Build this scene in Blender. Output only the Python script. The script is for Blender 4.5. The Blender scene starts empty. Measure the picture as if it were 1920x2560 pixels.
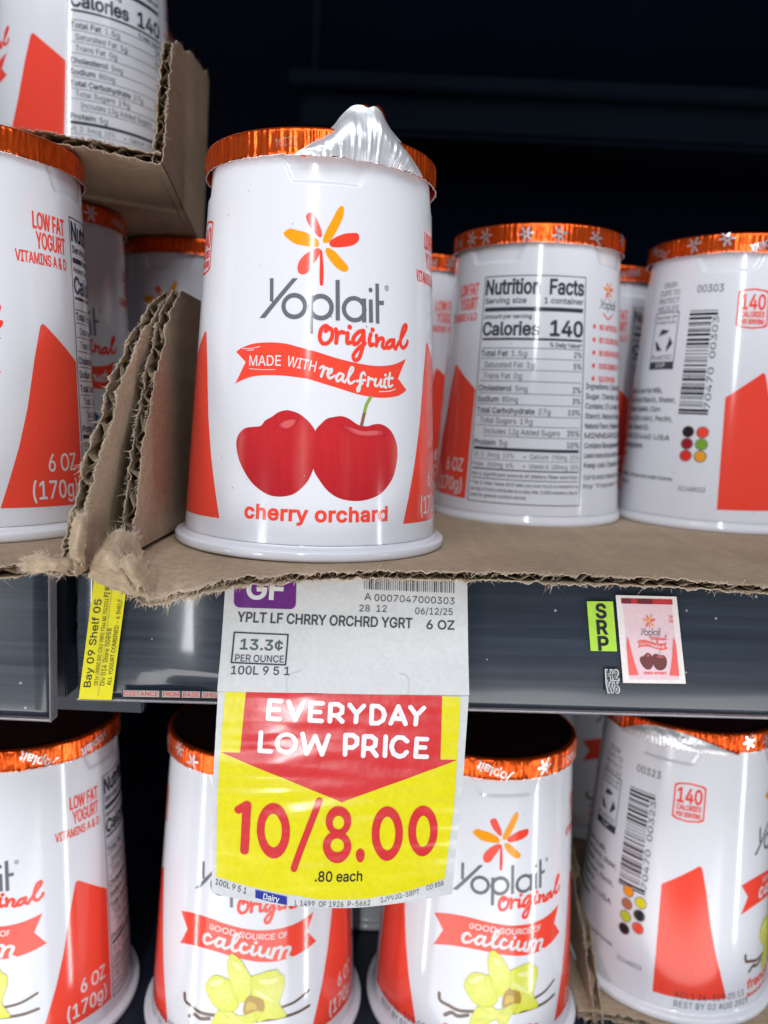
import bpy, bmesh, math, random
from math import sin, cos, pi, radians, sqrt, exp, floor
from mathutils import Vector, Matrix, noise, geometry

MM = 0.001
scene = bpy.context.scene
COL = scene.collection

# ------------------------------------------------------------------ camera
F_PX, PITCH, ROLL, CAM_H = 2014.8, radians(7.243), radians(2.53), 34.75
cam_data = bpy.data.cameras.new('camera')
cam = bpy.data.objects.new('camera', cam_data)
COL.objects.link(cam)
_R = Vector((1, 0, 0))
_F = Vector((0, cos(PITCH), -sin(PITCH)))
_U = Vector((0, sin(PITCH), cos(PITCH)))
_r = cos(ROLL) * _R + sin(ROLL) * _U
_u = -sin(ROLL) * _R + cos(ROLL) * _U
cam.matrix_world = Matrix(((_r.x, _u.x, -_F.x, 0), (_r.y, _u.y, -_F.y, 0), (_r.z, _u.z, -_F.z, CAM_H * MM), (0, 0, 0, 1)))
cam_data.sensor_fit = 'VERTICAL'
cam_data.sensor_height = 36.0
cam_data.lens = F_PX / 2560.0 * 36.0
cam_data.clip_start = 0.005
cam_data.clip_end = 50
cam_data.dof.use_dof = True
cam_data.dof.focus_distance = 0.186
cam_data.dof.aperture_fstop = 13.0
scene.camera = cam

# ------------------------------------------------------------------ world, lamps, exposure
world = bpy.data.worlds.new('World')
scene.world = world
world.use_nodes = True
_bg = world.node_tree.nodes['Background']
_bg.inputs[0].default_value = (0.55, 0.65, 0.85, 1)
_bg.inputs[1].default_value = 0.13

def area_lamp(name, loc, target, sx, sy, power, color):
    d = bpy.data.lights.new(name, 'AREA')
    d.shape = 'RECTANGLE'
    d.size, d.size_y, d.energy, d.color = sx, sy, power, color
    o = bpy.data.objects.new(name, d)
    COL.objects.link(o)
    o.location = loc
    v = Vector(target) - Vector(loc)
    o.rotation_euler = v.to_track_quat('-Z', 'Y').to_euler()
    return o

area_lamp('aisle_light_panel', (0.10, -0.80, 1.32), (0, 0.2, -0.03), 2.6, 0.6, 21.5, (0.885, 0.93, 1.0))
area_lamp('ceiling_tube', (-0.075, -1.0, 0.56), (0, 0.2, 0.06), 0.026, 0.62, 4.6, (0.95, 0.98, 1.0))
area_lamp('door_tube_right', (0.58, -0.04, -0.33), (0.0, 0.22, -0.1), 0.02, 0.70, 1.7, (0.95, 0.98, 1.0))
area_lamp('door_tube_left', (-0.60, -0.07, -0.33), (0.0, 0.22, -0.1), 0.02, 0.70, 1.5, (0.95, 0.98, 1.0))
area_lamp('rail_glare_lamp', (-0.66, -0.65, -0.20), (-0.04, 0.185, -0.02), 0.13, 0.34, 2.0, (0.97, 0.98, 1.0))  # added lamp, no window: gives the rail its white reflection beside the tag
area_lamp('low_fill_lamp', (-0.1, -0.95, -0.95), (0, 0.23, -0.14), 2.4, 0.5, 12.5, (1.0, 0.985, 0.95))  # added fill from below, standing in for floor bounce on the lower cups

scene.view_settings.view_transform = 'Standard'
scene.view_settings.look = 'None'
scene.view_settings.gamma = 1
scene.view_settings.use_curve_mapping = False
scene.view_settings.exposure = 0.06
scene.render.engine = 'CYCLES'
scene.cycles.max_bounces = 8
scene.cycles.use_denoising = True

# ------------------------------------------------------------------ colours and materials
def srgb(r, g, b):
    def f(c):
        c /= 255.0
        return c / 12.92 if c <= 0.04045 else ((c + 0.055) / 1.055) ** 2.4
    return (f(r), f(g), f(b))

C = dict(body=(0.745, 0.742, 0.785), red=srgb(242, 74, 56), coral=srgb(242, 92, 78), orange=srgb(245, 158, 22), bright=srgb(243, 68, 50),
         grey=srgb(108, 106, 112), ink=srgb(62, 64, 74), black=srgb(28, 30, 36), white=(0.70, 0.71, 0.72), paper=(0.60, 0.605, 0.61), tagwhite=srgb(232, 228, 230),
         yellow=srgb(222, 211, 6), purple=srgb(102, 30, 122), blue=srgb(36, 48, 150), green=srgb(70, 88, 84), tagred=srgb(206, 48, 50))

def new_mat(name):
    m = bpy.data.materials.new(name)
    m.use_nodes = True
    nt = m.node_tree
    return m, nt, nt.nodes['Principled BSDF']

def nd(nt, t, **kw):
    n = nt.nodes.new(t)
    for k, v in kw.items():
        if k in n.inputs:
            n.inputs[k].default_value = v
        else:
            setattr(n, k, v)
    return n

def coords(nt, scale):
    tc = nd(nt, 'ShaderNodeTexCoord')
    mp = nd(nt, 'ShaderNodeMapping')
    mp.inputs['Scale'].default_value = scale
    nt.links.new(tc.outputs['Object'], mp.inputs[0])
    return mp.outputs[0]

def bump_from(nt, b, fac, strength, dist):
    bp = nd(nt, 'ShaderNodeBump', Strength=strength, Distance=dist)
    nt.links.new(fac, bp.inputs['Height'])
    nt.links.new(bp.outputs[0], b.inputs['Normal'])

def attr_material(name, rough, spec=0.5, metal=0.0, bump=None, mottling=0.04, coat=0.0, mscale=900):
    m, nt, b = new_mat(name)
    at = nd(nt, 'ShaderNodeAttribute', attribute_name='tint')
    nz = nd(nt, 'ShaderNodeTexNoise', Scale=1.0, Detail=4.0)
    nt.links.new(coords(nt, (mscale,) * 3), nz.inputs['Vector'])
    mr = nd(nt, 'ShaderNodeMapRange')
    mr.inputs['From Min'].default_value = 0.3
    mr.inputs['From Max'].default_value = 0.7
    mr.inputs['To Min'].default_value = 1 - mottling
    mr.inputs['To Max'].default_value = 1 + mottling * 0.5
    nt.links.new(nz.outputs[0], mr.inputs['Value'])
    mul = nd(nt, 'ShaderNodeVectorMath', operation='MULTIPLY')
    nt.links.new(at.outputs['Color'], mul.inputs[0])
    nt.links.new(mr.outputs[0], mul.inputs[1])
    nt.links.new(mul.outputs[0], b.inputs['Base Color'])
    n2 = nd(nt, 'ShaderNodeTexNoise', Scale=1.0, Detail=3.0)
    nt.links.new(coords(nt, (240, 240, 60)), n2.inputs['Vector'])
    r = nd(nt, 'ShaderNodeMapRange')
    r.inputs['To Min'].default_value = rough * 0.7
    r.inputs['To Max'].default_value = rough * 1.35
    nt.links.new(n2.outputs[0], r.inputs['Value'])
    nt.links.new(r.outputs[0], b.inputs['Roughness'])
    b.inputs['Specular IOR Level'].default_value = spec
    b.inputs['Metallic'].default_value = metal
    b.inputs['Coat Weight'].default_value = coat
    b.inputs['Coat Roughness'].default_value = 0.12
    if bump:
        n3 = nd(nt, 'ShaderNodeTexNoise', Scale=1.0, Detail=bump[3])
        nt.links.new(coords(nt, bump[0]), n3.inputs['Vector'])
        bump_from(nt, b, n3.outputs[0], bump[1], bump[2])
    return m

M_CUP = attr_material('printed_white_plastic', 0.13, 0.5, bump=((90, 90, 25), 0.05, 0.001, 2.0), mottling=0.015)
M_FOIL = attr_material('lacquered_foil', 0.27, 0.6, metal=0.82, bump=((700, 700, 260), 0.25, 0.0005, 3.0), mottling=0.10)
M_FOILTOP = attr_material('lacquered_foil_top', 0.16, 0.5, metal=1.0, bump=((300, 300, 300), 0.15, 0.0005, 3.0), mottling=0.08, coat=1.0)
M_SILVER = attr_material('silver_foil_underside', 0.30, 0.5, metal=0.55, bump=((500, 500, 200), 0.25, 0.0005, 3.0), mottling=0.06)
M_PAPER = attr_material('laminated_tag_paper', 0.34, 0.5, bump=((70, 70, 70), 0.40, 0.002, 4.0), mottling=0.06, coat=0.55)
M_STICKER = attr_material('printed_sticker', 0.45, 0.4, mottling=0.06)

def card_material():
    m, nt, b = new_mat('kraft_cardboard')
    at = nd(nt, 'ShaderNodeAttribute', attribute_name='tint')
    f1 = nd(nt, 'ShaderNodeTexNoise', Scale=1.0, Detail=6.0, Roughness=0.65)
    nt.links.new(coords(nt, (260, 900, 900)), f1.inputs['Vector'])
    f2 = nd(nt, 'ShaderNodeTexNoise', Scale=1.0, Detail=3.0)
    nt.links.new(coords(nt, (40, 40, 40)), f2.inputs['Vector'])
    f3 = nd(nt, 'ShaderNodeTexNoise', Scale=1.0, Detail=2.0)
    nt.links.new(coords(nt, (1100, 2600, 2600)), f3.inputs['Vector'])
    def rng(src, lo, hi):
        r = nd(nt, 'ShaderNodeMapRange')
        r.inputs['From Min'].default_value = 0.3
        r.inputs['From Max'].default_value = 0.7
        r.inputs['To Min'].default_value = lo
        r.inputs['To Max'].default_value = hi
        nt.links.new(src, r.inputs['Value'])
        return r.outputs[0]
    cur = at.outputs['Color']
    for src, lo, hi in ((f1.outputs[0], 0.80, 1.14), (f2.outputs[0], 0.88, 1.10), (f3.outputs[0], 0.86, 1.12)):
        v = nd(nt, 'ShaderNodeVectorMath', operation='MULTIPLY')
        nt.links.new(cur, v.inputs[0])
        nt.links.new(rng(src, lo, hi), v.inputs[1])
        cur = v.outputs[0]
    nt.links.new(cur, b.inputs['Base Color'])
    b.inputs['Roughness'].default_value = 0.82
    b.inputs['Specular IOR Level'].default_value = 0.25
    bump_from(nt, b, f1.outputs[0], 0.35, 0.0004)
    return m
M_CARD = card_material()
KRAFT, FIBRE = (0.385, 0.287, 0.195), (0.58, 0.46, 0.34)

def plain(name, col, rough, metal=0.0, spec=0.5, var=0.15, scale=(60, 60, 60), coat=0.0, speck=False, trans=0.0):
    m, nt, b = new_mat(name)
    nz = nd(nt, 'ShaderNodeTexNoise', Scale=1.0, Detail=5.0)
    nt.links.new(coords(nt, scale), nz.inputs['Vector'])
    cr = nd(nt, 'ShaderNodeValToRGB')
    cr.color_ramp.elements[0].position = 0.3
    cr.color_ramp.elements[1].position = 0.7
    cr.color_ramp.elements[0].color = tuple(c * (1 - var) for c in col) + (1,)
    cr.color_ramp.elements[1].color = tuple(c * (1 + var) for c in col) + (1,)
    nt.links.new(nz.outputs[0], cr.inputs[0])
    out = cr.outputs[0]
    if speck:
        vo = nd(nt, 'ShaderNodeTexVoronoi', Scale=1.0)
        nt.links.new(coords(nt, (170, 170, 170)), vo.inputs['Vector'])
        lt = nd(nt, 'ShaderNodeMath', operation='LESS_THAN')
        lt.inputs[1].default_value = 0.055
        nt.links.new(vo.outputs['Distance'], lt.inputs[0])
        mx = nd(nt, 'ShaderNodeMixRGB')
        mx.inputs[2].default_value = (0.32, 0.36, 0.42, 1)
        nt.links.new(lt.outputs[0], mx.inputs[0])
        nt.links.new(out, mx.inputs[1])
        out = mx.outputs[0]
    nt.links.new(out, b.inputs['Base Color'])
    rr = nd(nt, 'ShaderNodeMapRange')
    rr.inputs['To Min'].default_value = rough * 0.75
    rr.inputs['To Max'].default_value = rough * 1.3
    nt.links.new(nz.outputs[0], rr.inputs['Value'])
    nt.links.new(rr.outputs[0], b.inputs['Roughness'])
    b.inputs['Metallic'].default_value = metal
    b.inputs['Specular IOR Level'].default_value = spec
    b.inputs['Coat Weight'].default_value = coat
    b.inputs['Coat Roughness'].default_value = 0.08
    b.inputs['Transmission Weight'].default_value = trans
    return m
M_RAIL = plain('brushed_navy_rail', (0.027, 0.037, 0.054), 0.26, 0.0, 0.5, 0.25, (6, 200, 500), coat=0.8, speck=True)
M_LIP = plain('clear_acrylic_lip', (0.55, 0.52, 0.55), 0.2, 0.0, 0.6, 0.1, trans=0.7)
M_DARK = plain('black_bracket_plastic', (0.014, 0.018, 0.032), 0.45)
M_COOLER = plain('navy_cooler_interior', (0.0012, 0.0030, 0.0085), 0.9, spec=0.05, var=0.35, scale=(8, 8, 8))
M_LEDGE = plain('grey_cooler_duct', (0.0050, 0.0088, 0.0155), 0.9, spec=0.05)

# ------------------------------------------------------------------ object helpers
def thing(name, label, cat, loc=(0, 0, 0), rot=(0, 0, 0), group=None):
    o = bpy.data.objects.new(name, None)
    COL.objects.link(o)
    o.location = [c * MM for c in loc]
    o.rotation_euler = rot
    o.empty_display_size = 0.01
    o['label'], o['category'] = label, cat
    if group:
        o['group'] = group
    return o

def make(name, verts, faces, mat, parent=None, tint=None, smooth=True, vtint=None, normals=None):
    """one mesh object; verts in mm, tint = one colour or a list per face, vtint = a list per vertex"""
    me = bpy.data.meshes.new(name)
    me.from_pydata([(v[0] * MM, v[1] * MM, v[2] * MM) for v in verts], [], faces)
    me.materials.append(mat)
    if tint is not None or vtint is not None:
        at = me.color_attributes.new('tint', 'FLOAT_COLOR', 'CORNER')
        buf = []
        single = tint is not None and not isinstance(tint, list)
        for p in me.polygons:
            for vi in p.vertices:
                c = vtint[vi] if vtint is not None else (tint if single else tint[p.index])
                buf.extend((c[0], c[1], c[2], 1.0))
        at.data.foreach_set('color', buf)
    if smooth:
        me.polygons.foreach_set('use_smooth', [True] * len(me.polygons))
    me.update()
    if normals is not None:
        me.normals_split_custom_set_from_vertices(normals)
    o = bpy.data.objects.new(name, me)
    COL.objects.link(o)
    if parent:
        o.parent = parent
    return o

def box_geo(x0, x1, y0, y1, z0, z1, bev=0.0):
    bm = bmesh.new()
    bmesh.ops.create_cube(bm, size=1)
    for v in bm.verts:
        v.co = Vector(((x0 + x1) / 2 + v.co.x * (x1 - x0), (y0 + y1) / 2 + v.co.y * (y1 - y0), (z0 + z1) / 2 + v.co.z * (z1 - z0)))
    if bev:
        bmesh.ops.bevel(bm, geom=bm.edges[:], offset=bev, segments=2, affect='EDGES')
    bm.verts.index_update()
    vs = [tuple(v.co) for v in bm.verts]
    fs = [[v.index for v in f.verts] for f in bm.faces]
    bm.free()
    return vs, fs

def join_geo(*parts):
    V, Fc = [], []
    for v, f in parts:
        n = len(V)
        V += v
        Fc += [[i + n for i in q] for q in f]
    return V, Fc

def copy_tree(o, parent=None):
    c = o.copy()
    COL.objects.link(c)
    c.parent = parent
    for ch in o.children:
        copy_tree(ch, c)
    return c

def n1(x, seed):
    return noise.noise(Vector((x, seed * 7.31 + 0.37, seed * 1.7)))

# ------------------------------------------------------------------ flat artwork: triangles with height and colour
CAP = 509.0

def _loops(g):
    return [[(l[k], l[k + 1]) for k in range(0, len(l), 2)] for l in g]
_gcache = {}

def glyph(ch):
    """triangles and outlines of one letter, in font units"""
    if ch not in _gcache:
        w, groups = GLYPHS.get('O' if ch == 'Q' else ch, GLYPHS['.'])
        tris, outs = [], []
        if ch == 'Q':
            tris += [[(330, 140), (540, -40), (590, 10)], [(330, 140), (590, 10), (380, 190)]]
        for g in groups:
            L = _loops(g)
            outs += L
            flat = [p for l in L for p in l]
            for t in geometry.tessellate_polygon([[Vector((p[0], p[1], 0)) for p in l] for l in L]):
                tris.append([flat[k] for k in t])
        _gcache[ch] = (w, tris, outs)
    return _gcache[ch]

def spline(pts, closed=False, n=6):
    out = []
    N = len(pts)
    if N < 3 and not closed:
        return list(pts)
    rng = range(N if closed else N - 1)
    for i in rng:
        if closed:
            p0, p1, p2, p3 = pts[i - 1], pts[i], pts[(i + 1) % N], pts[(i + 2) % N]
        else:
            p0, p1, p2, p3 = pts[max(i - 1, 0)], pts[i], pts[i + 1], pts[min(i + 2, N - 1)]
        for k in range(n):
            t = k / n
            out.append(tuple(0.5 * (2 * p1[a] + (p2[a] - p0[a]) * t + (2 * p0[a] - 5 * p1[a] + 4 * p2[a] - p3[a]) * t * t + (3 * p1[a] - p0[a] - 3 * p2[a] + p3[a]) * t ** 3) for a in (0, 1)))
    if not closed:
        out.append(tuple(pts[-1]))
    return out

class Art:
    LAY, BASE = 0.022, 0.04
    def __init__(self, tone=None):
        self.t = []
        self.tone = tone or (lambda c: c)
        self.k = 0
    def col(self, c):
        return self.tone(C[c] if isinstance(c, str) else c)
    def add(self, tri, layer, c, dh=0.0):
        a = (tri[1][0] - tri[0][0]) * (tri[2][1] - tri[0][1]) - (tri[1][1] - tri[0][1]) * (tri[2][0] - tri[0][0])
        if abs(a) < 1e-7:
            return
        tri = list(tri) if a > 0 else [tri[0], tri[2], tri[1]]
        self.t.append((tri, self.BASE + self.LAY * layer + dh, c))
    def poly(self, pts, c, layer, holes=(), cfun=None):
        loops = [[Vector((p[0], p[1], 0)) for p in l] for l in [pts] + list(holes)]
        flat = [(v.x, v.y) for l in loops for v in l]
        self.k += 1
        dh = (self.k % 7) * 0.0015
        cc = self.col(c) if cfun is None else None
        for t in geometry.tessellate_polygon(loops):
            tri = [flat[i] for i in t]
            self.add(tri, layer, cc if cfun is None else cfun, dh)
    def ring(self, cx, cy, rx, ry, ix, iy, c, layer, n=40):
        o = [(cx + rx * cos(2 * pi * k / n), cy + ry * sin(2 * pi * k / n)) for k in range(n)]
        i = [(cx + ix * cos(2 * pi * k / n), cy + iy * sin(2 * pi * k / n)) for k in range(n)]
        self.poly(o, c, layer, [i])
    def disc(self, cx, cy, r, c, layer, n=22, ry=None):
        self.poly([(cx + r * cos(2 * pi * k / n), cy + (ry or r) * sin(2 * pi * k / n)) for k in range(n)], c, layer)
    def stroke(self, pts, w, c, layer, smooth=True, pen=0.0):
        """a ribbon with round ends; pen > 0 thins the upstrokes the way a brush pen does"""
        if not smooth and len(pts) > 2:
            for a, b in zip(pts, pts[1:]):
                self.stroke([a, b], w, c, layer, smooth=False)
            return
        P = spline(pts, False, 6) if smooth and len(pts) > 2 else list(pts)
        Q = [P[0]]
        for p in P[1:]:
            if sqrt((p[0] - Q[-1][0]) ** 2 + (p[1] - Q[-1][1]) ** 2) > w * 0.08:
                Q.append(p)
        if len(Q) < 2:
            return self.disc(Q[0][0], Q[0][1], w / 2, c, layer)
        self.k += 1
        h0 = (self.k % 7) * 0.0015
        N = len(Q)
        L, Rr = [], []
        ws = []
        for i in range(N):
            a, b = Q[max(i - 1, 0)], Q[min(i + 1, N - 1)]
            dx, dy = b[0] - a[0], b[1] - a[1]
            m = sqrt(dx * dx + dy * dy) or 1
            dx, dy = dx / m, dy / m
            ww = w * (1 - pen * max(0.0, dy)) / 2
            ws.append((dx, dy, ww))
        for i in range(N):
            dx, dy = ws[i][0], ws[i][1]
            ww = (ws[max(i - 1, 0)][2] + ws[i][2] + ws[min(i + 1, N - 1)][2]) / 3
            L.append((Q[i][0] - dy * ww, Q[i][1] + dx * ww))
            Rr.append((Q[i][0] + dy * ww, Q[i][1] - dx * ww))
        cc = self.col(c)
        for i in range(N - 1):
            dh = h0 + 0.006 * i / N
            self.add((Rr[i], Rr[i + 1], L[i + 1]), layer, cc, dh)
            self.add((Rr[i], L[i + 1], L[i]), layer, cc, dh)
        for i, s in ((0, -1), (N - 1, 1)):
            dx, dy, ww = ws[i]
            fan = []
            for k in range(9):
                a = -pi / 2 + pi * k / 8
                fan.append((Q[i][0] + ww * (s * dx * cos(a) - s * dy * sin(a)), Q[i][1] + ww * (s * dy * cos(a) + s * dx * sin(a))))
            for k in range(1, 8):
                self.add((fan[0], fan[k], fan[k + 1]), layer, cc, h0 + (0.0065 if i else 0.0))
    def text(self, s, p0, p1, cap, c, layer, bold=0.0, path=None, space=1.0, align=None):
        """p0 -> p1 baseline ends; cap = capital height; bold thickens the letters; path = optional t -> (point, normal)"""
        x, items = 0.0, []
        for ch in s:
            w, tris, outs = glyph(ch)
            items.append((x, tris, outs))
            x += w * space
        xs = [q[0] + ox for ox, t, o in items for l in o for q in l]
        if not xs:
            return
        x0, x1 = min(xs), max(xs)
        sy = cap / CAP
        L = sqrt((p1[0] - p0[0]) ** 2 + (p1[1] - p0[1]) ** 2)
        cc = self.col(c)
        d = ((p1[0] - p0[0]) / L, (p1[1] - p0[1]) / L)
        fat = bold * 0.028 * cap
        def pt(q, ox):
            f = (q[0] + ox - x0) / (x1 - x0)
            y = q[1] * sy
            if path:
                (bx, by), (nx, ny) = path(f)
                return (bx + nx * y, by + ny * y)
            return (p0[0] + d[0] * L * f - d[1] * y, p0[1] + d[1] * L * f + d[0] * y)
        for k, (ox, tris, outs) in enumerate(items):
            for t in tris:
                self.add([pt(q, ox) for q in t], layer, cc, 0.004)
            if fat > 0:
                for l in outs:
                    P = [pt(q, ox) for q in l]
                    n = len(P)
                    O = []
                    for i in range(n):
                        a, b, e = P[i - 1], P[i], P[(i + 1) % n]
                        d1, d2 = (b[0] - a[0], b[1] - a[1]), (e[0] - b[0], e[1] - b[1])
                        m1, m2 = sqrt(d1[0] ** 2 + d1[1] ** 2) or 1, sqrt(d2[0] ** 2 + d2[1] ** 2) or 1
                        n1_, n2_ = (d1[1] / m1, -d1[0] / m1), (d2[1] / m2, -d2[0] / m2)
                        mx, my = n1_[0] + n2_[0], n1_[1] + n2_[1]
                        mm = sqrt(mx * mx + my * my) or 1
                        mx, my = mx / mm, my / mm
                        sc = fat / max(0.6, mx * n1_[0] + my * n1_[1])
                        O.append((b[0] + mx * sc, b[1] + my * sc))
                    for i in range(n):
                        j = (i + 1) % n
                        self.add((P[i], O[i], O[j]), layer, cc, 0.002)
                        self.add((P[i], O[j], P[j]), layer, cc, 0.002)
    def shaded(self, pts, fn, layer, cell=1.5):
        """a printed shape whose inks run smoothly from one tone to another"""
        P = pts
        self.k += 1
        tone = self.tone
        g = lambda x, z: tone(fn(x, z))
        for t in geometry.tessellate_polygon([[Vector((p[0], p[1], 0)) for p in P]]):
            stack = [([P[i] for i in t], 0)]
            while stack:
                q, dd = stack.pop()
                m, i = max(((q[i][0] - q[(i + 1) % 3][0]) ** 2 + (q[i][1] - q[(i + 1) % 3][1]) ** 2, i) for i in range(3))
                if m < cell * cell or dd > 11:
                    self.add(q, layer, g, (self.k % 5) * 0.003)
                else:
                    mid = ((q[i][0] + q[(i + 1) % 3][0]) / 2, (q[i][1] + q[(i + 1) % 3][1]) / 2)
                    stack.append(([q[i], mid, q[(i + 2) % 3]], dd + 1))
                    stack.append(([mid, q[(i + 1) % 3], q[(i + 2) % 3]], dd + 1))
    def rect(self, x0, y0, x1, y1, c, layer):
        self.poly([(x0, y0), (x1, y0), (x1, y1), (x0, y1)], c, layer)
    def place(self, fn):
        b = Art(); b.t = [([fn(p) for p in tri], h, c) for tri, h, c in self.t]
        return b
    def build(self, fn, step=2.5, lo=None, hi=None, ystep=None):
        """cut into vertical strips, map (x, y, h) to space; returns verts, normals, faces, tints per corner"""
        V, Nn, Fc, T = [], [], [], []
        def clip(poly, x, keep_right):
            out = []
            for i in range(len(poly)):
                a, b = poly[i - 1], poly[i]
                ia = a[0] >= x if keep_right else a[0] <= x
                ib = b[0] >= x if keep_right else b[0] <= x
                if ia != ib:
                    t = (x - a[0]) / (b[0] - a[0])
                    out.append((x, a[1] + (b[1] - a[1]) * t))
                if ib:
                    out.append(b)
            return out
        for tri, h, c in self.t:
            x0, x1 = min(p[0] for p in tri), max(p[0] for p in tri)
            if lo is not None and (x1 < lo or x0 > hi):
                continue
            k0, k1 = floor(x0 / step), floor(x1 / step)
            for k in range(k0, k1 + 1):
                p = tri
                if k > k0:
                    p = clip(p, k * step, True)
                if k < k1 and p:
                    p = clip(p, (k + 1) * step, False)
                if lo is not None and p:
                    p = clip(p, lo, True)
                    p = clip(p, hi, False) if p else p
                if len(p) < 3:
                    continue
                pieces = [p]
                if ystep:
                    pieces = []
                    sw = [(b, a) for a, b in p]
                    y0, y1 = floor(min(q[0] for q in sw) / ystep), floor(max(q[0] for q in sw) / ystep)
                    for j in range(y0, y1 + 1):
                        r = sw
                        if j > y0:
                            r = clip(r, j * ystep, True)
                        if j < y1 and r:
                            r = clip(r, (j + 1) * ystep, False)
                        if len(r) >= 3:
                            pieces.append([(b, a) for a, b in r])
                for p in pieces:
                    n = len(V)
                    for q in p:
                        v, nn = fn(q[0], q[1], h)
                        V.append(v)
                        Nn.append(nn)
                        T.append(c(q[0], q[1]) if callable(c) else c)
                    Fc.append(list(range(n, n + len(p))))
        return V, Nn, Fc, T

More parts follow.
